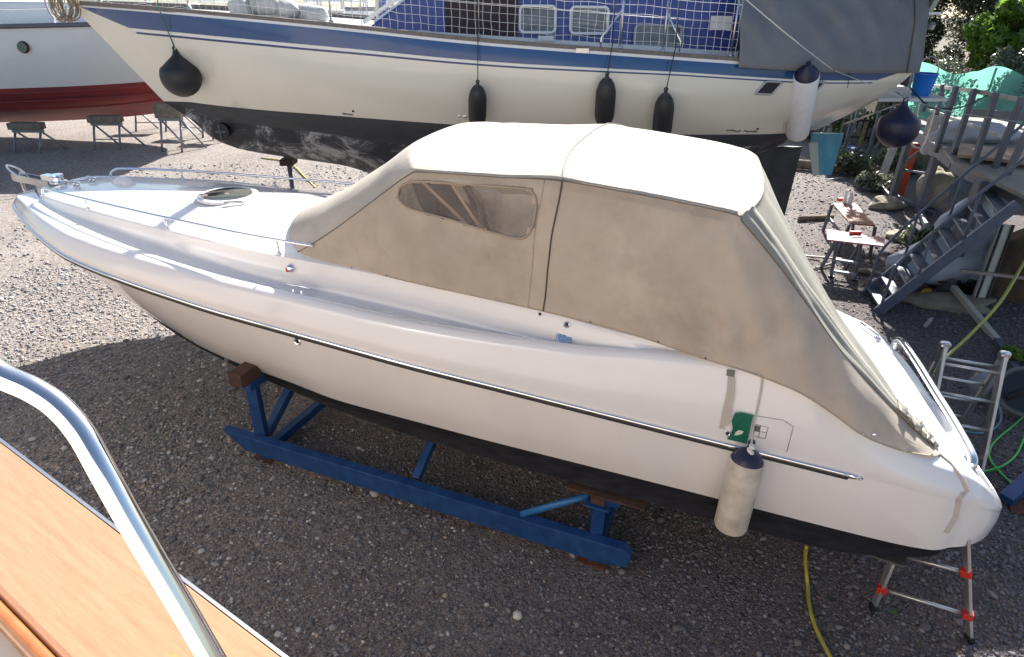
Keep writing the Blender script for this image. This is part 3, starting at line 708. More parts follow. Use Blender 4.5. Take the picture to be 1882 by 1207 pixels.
# folded hem where the cover ends at the stern
V=[];n=16
for i in range(n):
    t=i/(n-1); c=across(NE-1-int((1-t)*14),-.97)+[0,0,.03]
    for j in range(5): V.append(c+NN*(-.05+.03*j)*(1+.4*math.sin(i*1.9))+np.array([.012*math.sin(i*2.3+j),0,.018*math.sin(j*2.2+i*.8)+.006*j]))
o=mesh('gathered_hem',V,grid_faces(n,5),canvas_top,can,True); o.modifiers.new('solid','SOLIDIFY').thickness=.004

# ------------------------------------------------------------ blue cradle under the motorboat
g0=B(5.1,1.42,0); cra=thing('boat_cradle',B(2.6,.9,0),'blue painted steel cradle carrying the white motorboat','boat cradle')
def bb(nm,a,b,w_,h_,parent=cra,m=blue,up_=(0,0,1),lab=None):
    o=MB().beam(a,b,w_,h_,up_).build(nm,m,parent); bevel(o,.006); 
    if lab: o['label']=lab
    return o
fl0=atz(480,850,0); fr0=atz(1085,1040,0)
dirb=(fr0-fl0); dirb/=np.linalg.norm(dirb); ins=np.array([-dirb[1],dirb[0],0]); ins*= (1 if ins[1]>0 else -1)
# long low beam with cut ends, passing in front of the posts
bz=.22
pL=atz(430,800,bz+.05); pR=atz(1148,1000,bz); 
def prism(P,thick,dirv,name,m,parent):
    n=len(P); V=[np.array(p)-dirv*thick/2 for p in P]+[np.array(p)+dirv*thick/2 for p in P]
    F=[tuple(range(n)),tuple(range(2*n-1,n-1,-1))]+[(i,(i+1)%n,n+(i+1)%n,n+i)[::-1] for i in range(n)]
    o=mesh(name,V,F,m,parent); bevel(o,.005); return o
a=fl0-dirb*.42; b=fr0+dirb*.33; U=np.array([0,0,1.])
prism([a+U*.36,a+dirb*.30+U*.16,b-dirb*.22+U*.13,b+U*.17,b+dirb*.02+U*.30,b-dirb*.05+U*.36][::-1],.10,ins,'long_beam',blue,cra)
bk=ins*2.35
prism([a+bk+U*.36,a+bk+dirb*.30+U*.16,b+bk-dirb*.22+U*.13,b+bk+U*.30,b+bk-dirb*.05+U*.36][::-1],.10,ins,'long_beam',blue,cra)
for s,off in ((0,0),(1,2.35)):
    q=ins*off+ins*.10*(1 if s==0 else -1)
    bb('post',fl0+q*1.0-dirb*0+U*.0,fl0+q+U*.93,.11,.11); bb('post',fr0+q+U*0,fr0+q+U*.66,.11,.11)
    bb('foot_plate',fl0+q-dirb*.13+U*.012,fl0+q+dirb*.13+U*.012,.22,.016,m=rust); bb('foot_plate',fr0+q-dirb*.13+U*.012,fr0+q+dirb*.13+U*.012,.22,.016,m=rust)
top=fl0+ins*.1+U*.9
bb('cross_beam',fl0+ins*.02+U*.98,fl0+ins*2.35+U*.98,.12,.10)
bb('cross_beam',fr0+ins*.02+U*.16,fr0+ins*2.3+U*.16,.12,.12); bb('cross_beam',fl0+ins*.15+U*.10,fl0+ins*2.3+U*.10,.10,.10)
bb('brace',fl0+ins*.16+U*.28,fl0+ins*1.1+U*.92,.09,.09)
mid=atz(765,880,.33); bb('brace',mid,mid+ins*.9+U*.55,.08,.08)
m=MB().tube([atz(958,945,.36),fr0+ins*.2+U*.70-dirb*.02],.032,10); m.build('brace',mat('blue_bright',(.03,.17,.42),.4,var=.2,vscale=10),cra,True)
bb('saddle',fr0+ins*.10-dirb*.11+U*.67,fr0+ins*.10+dirb*.11+U*.67,.16,.02)
bb('saddle',fr0+ins*.10+dirb*.11+U*.66,fr0+ins*.10+dirb*.11+U*.78,.16,.015)
def block(c,size,label,rz=0,nm='wooden_block'):
    o=MB().box((0,0,0),size).build(nm,woodblk); o.location=tuple(c); o.rotation_euler=(0,0,rz); bevel(o,.008); tag(o,label,'wooden block','timber packing on the blue cradle'); return o
rzc=math.atan2(dirb[1],dirb[0])
block(fl0+ins*.12-dirb*.02+U*1.105,(.17,.40,.15),'brown timber block under the bow end of the motorboat, on the left cradle post',rzc)
block(fr0+ins*.16-dirb*.0+U*.735,(.13,.22,.10),'small timber wedge on the right cradle post under the black bottom',rzc)
pl=MB().beam(fr0+ins*.12-dirb*.28+U*.795,fr0+ins*.12+dirb*.40+U*.785,.16,.02).build('packing_board',woodblk); tag(pl,'thin board squeezed between the right cradle post and the black bottom','board','timber packing on the blue cradle')

# ------------------------------------------------------------ fenders
def lerp(a,b,t): return np.array(a)*(1-t)+np.array(b)*t
def fender(name,top,bot,r,mbody,mcap,label,ropepts,mrope,rope_r=.006,group=None,two=True,cat='fender',stub=True):
    """cylinder fender hanging between the points top (eye) and bot"""
    top=np.array(top);bot=np.array(bot); L=np.linalg.norm(bot-top); ax=(bot-top)/L
    t=thing(name,top,label,cat,group)
    ch=r*1.15
    if two:
        m=MB().lathe(top,ax,[(0,r*.16),(.02,r*.2),(.04,r*.28),(ch*.5,r*.66),(ch*.85,r*.92),(ch,r*.985)],28)
        cap=m.build('end_cap',mcap,t,auto=50)
        m=MB().lathe(top,ax,[(ch-.012,r*.95),(ch,r),(L*.5,r*1.01),(L-ch*.55,r),(L-ch*.4,r*.93)],28); m.build('body',mbody,t,auto=60)
        MB().lathe(top,ax,[(L-ch*.42,r*.9),(L-ch*.25,r*.6),(L-ch*.05,r*.3),(L,r*.2)],24).build('end_cap',mcap,t,auto=50)
    else:
        prof=[(0,r*.14),(.03,r*.2),(.06,r*.27),(ch*.5,r*.52),(ch*.9,r*.78),(ch*1.4,r*.95),(ch*1.9,r),(L-ch*1.6,r*1.0),(L-ch*1.1,r*.94),(L-ch*.65,r*.75),(L-ch*.3,r*.42),(L-.03,r*.2),(L,r*.12)]
        MB().lathe(top,ax,prof,28).build('body',mbody,t,auto=70)
    # eye
    ring=[top-ax*.02+np.array([math.cos(q)*r*.16,0,0])+ax*(-math.sin(q)*r*.16) for q in np.linspace(0,2*math.pi,13)]
    MB().tube(ring,r*.07,6,cap=False).build('eye',mcap,t,True)
    if ropepts is not None: MB().tube(ropepts,rope_r,6).build('rope',mrope,t,True)
    return t
# near fender on the motorboat
ftop=side_at(1381,803)-NN*.10; fb=side_at(1344,962)
fbot=atv(1339,978,uvz(fb)[1]+.16)
up1=[side_at(x,y) for x,y in dens([(1402,684),(1399,715),(1392,750),(1384,785)],12)]
rp=[p-NN*.008 for p in up1 if p is not None]+[ftop-[0,0,-.03]-NN*.03,ftop]
t=fender('fender',ftop,fbot,.125,fbody,fnavy,'x',rp,rope_w,.008)
kn_=None; t['label']='grubby off-white cylinder fender with navy ends hanging on the motorboat below the green sticker'
kn=MB(); 
for k in range(5): kn.tube([ftop-NN*.05+[.012*math.sin(k*2),0,.03-.016*k]+np.array([math.cos(q)*.012,math.sin(q)*.012,.004*math.sin(q)]) for q in np.linspace(0,6.3,9)],.008,6)
kn.build('knot',mat('knot_white',(.75,.74,.7),.8),t,True)
# pleats on the navy cap
# ------------------------------------------------------------ sailing yacht behind
yat=thing('sailing_yacht',(0,10.9,0),'long cream sailing yacht with a blue sheer stripe and worn black bottom, behind the motorboat','sailing yacht')
cream=mat('cream_gelcoat',(.74,.72,.62),.22,coat=.35,var=.04,vscale=.8,bump=.01,bscale=1.5)
sblue=mat('sheer_blue',(.022,.075,.21),.2,coat=.35,var=.08,vscale=1.5)
wht=mat('white_stripe',(.75,.75,.73),.35)
def worn():
    m=mat('worn_antifouling',(.035,.036,.04),.7,bump=.5,bscale=10,spec=.3)
    n=m.node_tree.nodes;l=m.node_tree.links;p=n['Principled BSDF']; tc=n.new('ShaderNodeTexCoord'); mp=n.new('ShaderNodeMapping'); mp.inputs['Scale'].default_value=(1.0,1.0,1.6); l.new(tc.outputs['Object'],mp.inputs[0])
    a=n.new('ShaderNodeTexNoise'); a.inputs['Scale'].default_value=1.7; a.inputs['Detail'].default_value=10; a.inputs['Roughness'].default_value=.72; a.inputs['Distortion'].default_value=.6; l.new(mp.outputs[0],a.inputs[0])
    r=n.new('ShaderNodeValToRGB'); e=r.color_ramp.elements; e[0].position=.45; e[0].color=(.032,.033,.037,1); e[1].position=.60; e[1].color=(.36,.36,.36,1); e2=e.new(.52); e2.color=(.075,.078,.085,1)
    l.new(a.outputs[0],r.inputs[0]); l.new(r.outputs[0],p.inputs['Base Color']); return m
wornm=worn(); bandk=mat('boot_band',(.035,.037,.042),.5,var=.3,vscale=3,stretch=(1,1,5))
XB,XS=-6.85,5.85; YC=10.95
def near_sheer():
    # plan half-beam and sheer height along the yacht
    hb=pch([XB,-6.2,-5.2,-4,-2.5,-1,.8,2.5,4.2,5.2,XS],[.02,.38,.78,1.14,1.48,1.72,1.84,1.80,1.52,1.22,.98])
    return hb
hb=near_sheer()
# sheer height: top of the blue band follows these pixels
tops=[(130,6),(255,16),(380,27),(620,50),(880,77),(1100,94),(1352,112),(1520,122),(1672,124)]
sxz=[]
for x,y in tops:
    Y=10.9
    for _ in range(6):
        q=aty(x,y,Y); Y=YC-hb(q[0])
    sxz.append((q[0],q[2]))
fz=pch([XB]+[a for a,b in sxz[1:-1]]+[XS],[sxz[0][1]]+[b for a,b in sxz[1:-1]]+[sxz[-1][1]])
wlp=[(312,186),(420,196),(560,208),(700,219),(840,229),(1000,237),(1217,246),(1350,247),(1440,245),(1500,240)]
hw=pch([-5.3,-4.6,-3.5,-2,-.5,1,2.5,3.6,4.4,4.8],[.03,.35,.78,1.18,1.42,1.50,1.42,1.15,.7,.3])
wz=[]
for x,y in wlp:
    Y=10.8
    for _ in range(8):
        q=aty(x,y,Y); Y=YC-hw(min(max(q[0],-5.3),4.8))
    wz.append((q[0],q[2]))
fwz=pch([a for a,b in wz],[b for a,b in wz])
xst=np.concatenate([np.linspace(0,.06,8),np.linspace(.08,.94,50),np.linspace(.95,1,10)])
bow_keel=[]
# lower profile (centre line) from pixels
lowp=[(312,190),(345,222),(385,255),(440,276),(520,288),(640,303),(720,325)]
lz=[tuple(aty(x,y,YC-.12)[[0,2]]) for x,y in lowp]
XW0,XW1=wz[0][0]-.1,5.05
fk=pch([XW0]+[a for a,b in lz[1:]]+[0.5,2.5,3.6,4.3,XW1],[wz[0][1]-.02]+[b for a,b in lz[1:]]+[1.62,1.85,2.15,2.42,fwz(XW1)-.02])
# topsides: each row runs from sheer to waterline with raked stem and counter
NR_=10;V=[];MI=[];F=[]
levels=[0,.045,.20,.225,.25,.27,.45,.65,.82,1.0]   # fraction below the sheer
def ypt(s,t,sgn):
    # s along 0 bow..1 stern, t down 0..1
    xs_=XB+(XS-XB)*s; xw=XW0+(XW1-XW0)*s
    x=xs_*(1-t)+xw*t
    hbt=hb(xs_); hwt=hw(min(max(xw,-5.3),4.8)) if s<.985 else hw(4.8)*(1-(s-.985)/.015*.9)
    y=hbt*(1-t**1.5)+hwt*t**1.5 + .12*math.sin(math.pi*t)*min(1,hbt)*(1 if s>.2 else s*5)
    z=fz(xs_)*(1-t)+fwz(xw)*t
    return np.array([x,YC-sgn*y,z])
lev=[0,.018,.16,.172,.19,.205,.225]+list(np.linspace(.26,1,14))
# band limits expressed in metres below the sheer
def tl(s,dm): 
    h=fz(XB+(XS-XB)*s)-fwz(XW0+(XW1-XW0)*s); k=float(np.interp(s,[0,.1,.3,.55,.72,1],[1.05,1.05,.97,.78,.60,.58])); return (dm if dm<=.035 else .035+(dm-.035)*k)/h
bands=[('toe_line',0,.035,wht),('sheer_stripe',.035,.27,sblue),('stripe_gap',.27,.285,cream),('pin_stripe',.285,.315,wht),('pin_stripe',.315,.345,mat('pin_blue',(.03,.05,.16),.3)),('topsides',.345,None,cream)]
SS=np.concatenate([np.linspace(0,.08,10),np.linspace(.1,.9,60),np.linspace(.91,1,14)])
for sgn in (1,-1):
    for nm,d0,d1,mt in bands:
        k=4 if d1 else 18
        def skin(lo,hi,dn_,sset):
            V=[]
            for q in sset:
                for j in range(k):
                    s=lo(j/(k-1))+(hi(j/(k-1))-lo(j/(k-1)))*q
                    t0=tl(s,d0); t1=tl(s,d1) if d1 else 1
                    V.append(ypt(s,t0+(t1-t0)*j/(k-1),sgn))
            Fs=grid_faces(len(sset),k); return V,(Fs if sgn==1 else [tuple(reversed(q)) for q in Fs])
        L0={'sheer_stripe':lambda j:.014+.055*j,'pin_stripe':lambda j:.074}.get(nm,lambda j:0.)
        L1={'sheer_stripe':lambda j:.988-.03*j,'pin_stripe':lambda j:.955}.get(nm,lambda j:1.)
        V,Fs=skin(L0,L1,0,SS); mesh(nm,V,Fs,mt,yat,True)
        if nm in('sheer_stripe','pin_stripe'):
            for lo,hi in ((lambda j:0.,L0),(L1,lambda j:1.)):
                V,Fs=skin(lo,hi,0,np.linspace(0,1,8)); mesh('topsides',V,Fs,cream,yat,True)
# transom
V=[ypt(1,t,1) for t in np.linspace(0,1,14)]+[ypt(1,t,-1) for t in np.linspace(1,0,14)]
mesh('transom',V,[tuple(range(len(V)))],cream,yat)
# underwater body
for sgn in (1,-1):
    V=[];k=14
    for s in SS:
        xw=XW0+(XW1-XW0)*s; a=ypt(s,1,sgn); zk=fk(xw); yb=YC-a[1]
        for j in range(k):
            t=j/(k-1); V.append((xw,YC-yb*math.cos(t*math.pi/2)**.8,a[2]-(a[2]-zk)*math.sin(t*math.pi/2)**1.15))
    Fs=grid_faces(len(SS),k); fm=[0 if (i%(k-1))<3 else 1 for i in range(len(Fs))]
    mesh('bottom',V,Fs if sgn==1 else [tuple(reversed(q)) for q in Fs],[bandk,wornm],yat,True,fm=fm)
# fin keel and rudder
def foil(name,top0,top1,bot0,bot1,zt,zb,th,m,mb=None):
    V=[];k=16
    for (x0,x1,z) in ((top0,top1,zt),(bot0,bot1,zb)):
        for i in range(k):
            a=2*math.pi*i/k; c=(x0+x1)/2; h=(x1-x0)/2
            V.append((c-math.cos(a)*h,YC+math.sin(a)*th/2*(1-.35*(-math.cos(a))*.8),z))
    F=[(i,(i+1)%k,k+(i+1)%k,k+i) for i in range(k)]+[tuple(range(k))[::-1],tuple(range(k,2*k))]
    return mesh(name,V,F,m,yat,True,auto=40)
kt=aty(1476,262,YC); kb=aty(1436,420,YC)
kzb=.35; sl_=(kb[0]-kt[0])/(kb[2]-kt[2])
foil('keel',.2,kt[0],1.1,kb[0]+sl_*(kzb-kb[2]),2.35,kzb,.24,mat('keel_black',(.02,.02,.022),.6,bump=.3,bscale=8,col2=(.05,.05,.05),vscale=3))
r0=aty(1486,262,YC);r1=aty(1553,238,YC);r2=aty(1492,320,YC);r3=aty(1529,320,YC)
foil('rudder',r0[0],r1[0],r2[0],r3[0],(r0[2]+r1[2])/2+.05,r2[2],.09,mat('rudder_blue',(.04,.22,.36),.5,col2=(.12,.34,.44),vscale=2,bump=.2,bscale=6,stretch=(4,1,1)))
mesh('rudder_edge',[(r0[0]-.01,YC-.03,r0[2]),(r0[0]+.13,YC-.052,r0[2]+.02),(r2[0]+.10,YC-.052,r2[2]+.01),(r2[0]-.005,YC-.03,r2[2]+.01)],[(0,1,2,3)],mat('old_white',(.45,.47,.42),.7),yat)
# bow thruster tunnel
tp=aty(405,242,YC-.42); m=MB().lathe(tp+np.array([0,.3,0]),(0,-1,0),[(0,.12),(.24,.12),(.30,.135)],24); m.build('thruster_tunnel',dark,yat,auto=40)
MB().box(tp+np.array([0,-.01,0]),(.02,.02,.22)).box(tp+np.array([.0,.0,0]),(.16,.02,.03)).build('thruster_blade',grey,yat)
# deck, toe rail
DZ=.02
V=[];F=[]
for s in SS: V+= [ypt(s,0,1)-[0,0,.02],ypt(s,0,-1)-[0,0,.02]]
mesh('deck',V,grid_faces(len(SS),2),mat('grey_deck',(.42,.42,.41),.6,var=.2,vscale=6),yat)
for sgn in(1,-1):
    V=[]
    for s in SS:
        p=ypt(s,0,sgn); d=np.array([0,sgn*.07,0]); V+=[p+[0,0,-.01],p+[0,0,.05],p+d+[0,0,.05],p+d+[0,0,-.02]]
    mesh('toe_rail',V,grid_faces(len(SS),4),mat('teak_grey',(.20,.175,.155),.8,var=.3,vscale=20,stretch=(1,8,1)),yat)
def ys(px,off=.09):
    """point on the near deck edge under picture column px"""
    best=None
    for s in np.linspace(0,1,400):
        p=ypt(s,0,1); x,_=proj(p)
        if best is None or abs(x-px)<best[0]: best=(abs(x-px),s)
    p=ypt(best[1],0,1); return p+np.array([0,off,.045])
# stanchions, braces and lifelines
posts=[(300,),(607,),(880,),(1147,),(1222,),(480,)]
st=[]
for px in (180,345,607,880,1143,1220,1345):
    q=ys(px); m=MB().tube([q,q+[0,0,.78]],.013,8); m.lathe(q,(0,0,1),[(0,.035),(.015,.035),(.05,.02)],10); m.build('stanchion',steel,yat,True); st.append(q)
for px,dx in ((1143,-.26),(1220,.22)):
    q=ys(px); MB().tube([q+[dx,0,0],q+[dx*1.0,0,.13],q+[0,0,.47]],.012,8).build('stanchion_brace',chrome,yat,True)
for hgt in (.40,.76):
    MB().tube([q+np.array([0,0,hgt]) for q in st],.004,5).build('lifeline',steel,yat,True)
# safety netting laced along the lifelines
netm=mat('white_net',(.66,.66,.63),.8)
def netting(px0,px1,name,cell=.105):
    s0=[s for s in np.linspace(0,1,600)]
    path=[ypt(s,0,1)+np.array([0,.085,.05]) for s in s0]; path=[p for p in path if px0<proj(p)[0]<px1]
    path=np.array(path); d=np.r_[0,np.cumsum(np.linalg.norm(np.diff(path,axis=0),axis=1))]; n=int(d[-1]/cell)
    P=np.stack([np.interp(np.linspace(0,d[-1],n+1),d,path[:,k]) for k in range(3)],1)
    nh=8; m=MB(); G=np.zeros((n+1,nh,3))
    for i in range(n+1):
        for j in range(nh):
            G[i,j]=P[i]+np.array([.018*noise.noise(Vector((i*.7,j*.6,1))),.03*noise.noise(Vector((i*.3,j*.5,9))),j*cell*.98+.022*noise.noise(Vector((i*.35,j*.3,4)))-.015*math.sin(i*.9)*(j==0)])
    for i in range(n+1): m.tube(G[i],.0032,3,False)
    for j in range(nh): m.tube(G[:,j],.0032,3,False)
    o=m.build(name,netm,yat); return o
netting(150,1350,'safety_net')
# slack lace line
# coachroof
cab=mat('cabin_blue',(.028,.055,.27),.35,coat=.2,var=.15,vscale=2)
cabw=mat('cabin_white',(.74,.75,.76),.3,coat=.3)
yc0=YC-.95
x0=aty(800,60,yc0)[0]; x1=aty(1360,60,yc0)[0]; zt=4.62
def cz(x): return fz(x)-.0
V=[];F=[]
prof=[(x0-.95,0),(x0+.35,.95),(x1,.95),(x1,0)]
P=[]
for sgn in(1,-1):
    for (x,h) in prof: P.append((x,YC-sgn*(.95-.12*(h>0)),cz(x)+h))
F=[(0,1,2,3)[::-1],(4,5,6,7),(0,4,5,1)[::-1],(1,5,6,2)[::-1],(2,6,7,3)[::-1]]
coach=mesh('coachroof',P,F,cab,yat); bevel(coach,.03,3)
MB().beam((x0-1.0,yc0-.06,cz(x0-1)+.06),(x0+.32,yc0+.08,cz(x0)+.98),.10,.05).build('windscreen_frame',cabw,yat)
MB().beam((x0-.9,yc0+.3,cz(x0-1)+.06),(x0+.42,yc0+.4,cz(x0)+.98),.5,.03).build('windscreen_pane',mat('sky_glass',(.3,.42,.6),.05,spec=.8),yat)
ck=aty(885,45,yc0); MB().box((ck[0],yc0-.012,ck[2]+.1),(1.02,.03,.62)).build('cabin_cloth',mat('brown_cloth',(.05,.035,.045),.9,bump=.4,bscale=8,var=.3),yat)
MB().beam((x0+.3,yc0+.08,zt+.33),(x1,yc0+.08,zt+.18),.06,.30).build('coachroof_trim',cabw,yat)
MB().beam((x0-.9,yc0-.035,cz(x0)+.03),(x1,yc0-.035,cz(x1)+.03),.06,.09).build('coachroof_base',cabw,yat)
def rrect(c,ax,ay,w_,h_,r,n=5):
    pts=[]
    for (sx,sy,a0) in((1,1,0),(-1,1,90),(-1,-1,180),(1,-1,270)):
        for k in range(n+1):
            a=R(a0+90*k/n); pts.append(np.array(c)+np.array(ax)*(sx*(w_/2-r)+r*math.cos(a))+np.array(ay)*(sy*(h_/2-r)+r*math.sin(a)))
    return pts
def cabin_window(px0,py0,px1,py1,frame,dx=0):
    a=aty(px0,py0,yc0-.03);b=aty(px1,py1,yc0-.03); c=(a+b)/2; w_=abs(b[0]-a[0]);h_=abs(a[2]-b[2])
    c[1]=yc0-.02+.12*(c[2]-cz(c[0]))/.95; ay=np.array([0,.12,.99]); 
    pts=rrect(c-np.array([0,.03,0]),(1,0,0),ay,w_,h_,.06)
    fr=MB().tube(pts+[pts[0]],.02,6,False).build('window',frame,yat,True)
    n=len(pts); mesh('pane',[p+np.array([0,.004,0]) for p in pts],[tuple(range(n))],mat('cabin_glass',(.03,.035,.04),.08,spec=.8,col2=(.16,.17,.18),vscale=2.5),fr)
cabin_window(956,10,1020,60,cabw); cabin_window(1050,12,1116,62,cabw); cabin_window(1168,46,1250,84,mat('window_grey',(.3,.32,.36),.4))
q=aty(1325,42,yc0-.02); MB().box(q,(.3,.02,.18)).build('vent_panel',cabw,yat)
q=aty(1003,70,yc0-.15); MB().box(q,(.22,.06,.06)).build('deck_fitting',cabw,yat)
# fairlead cut in the toe rail
q=ys(1068,-.012); MB().box(q+[0,0,-.05],(.17,.03,.055)).build('fairlead',steel,yat)
# hull windows
def hullwin(px,py,wpx,hpx,skew):
    Y=9.6
    dd=[]
    for s in np.linspace(.3,.99,300):
        for t in np.linspace(.1,.95,40):
            p=ypt(s,t,1); x,y=proj(p); dd.append(((x-px)**2+(y-py)**2,s,t))
    _,s,t=min(dd); c=ypt(s,t,1); nx=ypt(s+.01,t,1)-ypt(s-.01,t,1); nx/=np.linalg.norm(nx); ny=ypt(s,t-.04,1)-ypt(s,t+.04,1); ny/=np.linalg.norm(ny)
    dep=np.dot(c-O,np.array(f)); w_=wpx*dep/FPX; h_=hpx*dep/FPX; ny=ny+nx*skew; nn=np.cross(nx,ny); nn/=np.linalg.norm(nn); nn*= -1 if nn[1]>0 else 1
    pts=rrect(c+nn*.012,nx,ny,w_,h_,.03); fr=MB().tube(pts+[pts[0]],.016,6,False).build('hull_window',mat('window_alu',(.45,.45,.45),.35,.5),yat,True)
    mesh('pane',[p+nn*.002 for p in pts],[tuple(range(len(pts)))],mat('dark_pane',(.03,.028,.032),.35,spec=.3),fr)
hullwin(1411,162,34,24,.25); hullwin(1494,160,22,24,.25)
def hull_pt(px,py):
    dd=[]
    for s in np.linspace(.02,.99,260):
        for t in np.linspace(0,1,50):
            p=ypt(s,t,1); x,y=proj(p); dd.append(((x-px)**2+(y-py)**2,s,t))
    _,s,t=min(dd); return ypt(s,t,1)
for px,py,r in((845,212,.022),(853,213,.03),(651,204,.018),(1394,236,.018)):
    c=hull_pt(px,py); MB().lathe(c+[0,.01,0],(0,-1,0),[(0,r),(.02,r),(.024,r*.5)],12).build('skin_fitting',steel if r>.02 else dark,yat,auto=40)
# scuffs above the waterline
m=MB()
sc=mat('scuff',(.16,.15,.13),.9)
V=[];F=[]
for (a,b,y) in((1335,1362,239),(1366,1392,240),(630,650,209)):
    k=len(V)
    for i in range(5):
        x=a+(b-a)*i/4; p=hull_pt(x,y); V+=[p+[0,-.008,.010*random.random()],p+[0,-.008,-.014-.008*random.random()]]
    F+=[(k+2*i,k+2*i+1,k+2*i+3,k+2*i+2) for i in range(4)]
for k_i in range(3): mesh('scuff_mark',V[10*k_i:10*k_i+10],[(2*i,2*i+1,2*i+3,2*i+2) for i in range(4)],sc,yat)
# mast, boom gear on the foredeck, pulpit wires
mast=mat('mast_alu',(.55,.56,.58),.35,.6)
q=aty(700,10,YC); MB().tube([(q[0],YC,cz(q[0])),(q[0],YC,14)],.085,14).build('mast',mast,yat,True)
for px in (648,664,735,760):
    q=aty(px,40,YC-.6); MB().tube([(q[0],q[1],cz(q[0])),(q[0]*.9+.0,YC,13)],.005,5).build('shroud',steel,yat,True)
m=MB(); q=aty(505,20,YC-.3)
for k in range(6): m.rock((q[0]-.5+.22*k,YC-.25+.1*math.sin(k*2),q[2]+.0+.06*math.sin(k)),(.2,.16,.16),2,k)
m.build('sail_bag',mat('sail_cloth',(.55,.54,.52),.85,bump=.5,bscale=9,var=.25),yat,True)
# stern arch and, unseen above it, added to shade the ground, a flat sunshade
m=MB(); a1=aty(1680,66,10.2); a2=aty(1722,-6,10.2); d_=(a2-a1); m.beam(a1,a1+d_*1.9,.10,.07); m.build('stern_arch',mat('arch_green_grey',(.30,.33,.26),.4,.3),yat)
m=MB(); m.beam(a1+[0,3.0,0],a1+d_*1.9+[0,3.0,0],.10,.07); m.build('stern_arch',mat('arch_green_grey',(.30,.33,.26),.4,.3),yat)
MB().beam(aty(1683,25,10.15),aty(1728,24,10.15),.05,.03).build('arch_bar',cabw,yat)
q=aty(1708,54,10.1); MB().lathe(q,(0,0,1),[(0,.05),(.06,.07),(.1,.04)],14).build('arch_lamp',steel,yat,auto=40)
zz=(a1+d_*1.9)[2]
o=mesh('added_sunshade',[(5.3,9.7,zz+.02),(8.8,9.9,zz+.12),(8.9,13.9,zz+.12),(5.3,13.9,zz+.02)],[(0,1,2,3)],tarp,yat); o.modifiers.new('solid','SOLIDIFY').thickness=.02
# swim platform at the stern
sp=np.array([aty(1640,186,9.9),aty(1700,180,10.4)]);
pz=aty(1650,185,10.0)[2]
P=[aty(1637,190,9.95),aty(1745,195,10.1),aty(1768,184,11.6),aty(1700,172,11.9)]
P=[np.array([p[0],p[1],pz]) for p in (np.array([5.45,10.05,0]),np.array([6.55,10.15,0]),np.array([6.65,11.75,0]),np.array([5.45,11.85,0]))]
prism([P[0],P[1],P[2],P[3]],.05,U,'swim_platform',mat('platform_white',(.62,.62,.6),.5,var=.15),yat)
MB().tube([P[0]+[.6,.3,-.05],(5.3,10.6,pz-.45)],.015,6).build('platform_strut',steel,yat,True)
# boarding ladder at the platform
lad=MB()
lp=[aty(1690,225,10.05),aty(1682,262,10.05)]
lad.tube(catmull([np.array([6.1,10.1,pz-.03]),np.array([6.12,10.08,pz-.4]),np.array([6.15,10.08,pz-.62]),np.array([6.25,10.08,pz-.7]),np.array([6.35,10.08,pz-.62]),np.array([6.36,10.1,pz-.03])],6),.016,8)
lad.build('boarding_ladder',steel,yat,True)
# grey cover tent over the aft cockpit
def tent():
    a=ys(1353,-.03);V=[];F=[]
    N=60;M=26
    ss=[s for s in np.linspace(0,1,500) if proj(ypt(s,0,1))[0]>=1353]; s0=ss[0]
    for i in range(N):
        s=s0+(1.0-s0)*i/(N-1); p=ypt(s,0,1)
        for j in range(M):
            t=j/(M-1); h=t*1.9
            y=p[1]-.05+ t*t*(YC-p[1])*1.0
            x=p[0]-.10*t*(1-i/(N-1))+.12*t*(i/(N-1))*0
            fold=.19*abs(math.sin((i*.30+j*.36+2*noise.noise(Vector((i*.06,j*.05,7))))))*t*(1.1-t)*2.2*(.6+noise.noise(Vector((i*.09,j*.12,0))))+.06*noise.noise(Vector((i*.11,j*.15,3)))*t
            V.append((x+fold*.3,y-.02+fold,p[2]-.07+h*.95))
    k=len(V)
    for i in range(N):
        s=s0+(1.0-s0)*i/(N-1); p=ypt(s,0,-1)
        for j in range(M):
            t=j/(M-1); V.append((p[0],p[1]+.05-t*t*(p[1]-YC),p[2]-.07+1.9*t*.95))
    F=grid_faces(N,M)+[tuple(reversed(q)) for q in grid_faces(N,M,k)]
    # aft end
    F.append(tuple((N-1)*M+j for j in range(M))+tuple(k+(N-1)*M+j for j in range(M-1,-1,-1)))
    o=mesh('tarpaulin',V,F,tarp,None,True,auto=60); tag(o,'grey tarpaulin tent draped over the stern of the cream sailing yacht','tarpaulin')
    sm=o.modifiers.new('solid','SOLIDIFY'); sm.thickness=.004
    k9=[np.array(V[(N-6)*M+j])-[0,.02,0] for j in range(M)]; MB().tube(k9,.008,5).build('zip',seam,o,True)
tent()
# coil of rope hung over the bow rail
t=thing('rope_coil',aty(106,10,10.7),'coil of tan and white rope hung on the pointed bow of the cream yacht','rope coil')
q=aty(108,6,10.7); MB().tube([np.array([q[0]+.02*k+ (.13+.03*math.sin(k*1.7))*math.cos(a),10.7+.02*math.sin(k*3)+.03*math.cos(a*2+k),q[2]+.02*math.sin(k*5)+(.22+.03*math.cos(k*2.3))*math.sin(a)]) for k in range(9) for a in np.linspace(0,2*math.pi,20,endpoint=False)],.011,5).build('rope',mat('rope_tan',(.42,.33,.22),.9,var=.4,vscale=9),t,True)
q=aty(96,4,10.8); MB().tube([np.array([q[0]+.02*k+ (.10+.03*math.sin(k*1.7))*math.cos(a),10.8,q[2]+.02*math.sin(k*5)+(.24+.03*math.cos(k*2.3))*math.sin(a)]) for k in range(5) for a in np.linspace(0,2*math.pi,20,endpoint=False)],.010,5).build('rope',rope_w,t,True)

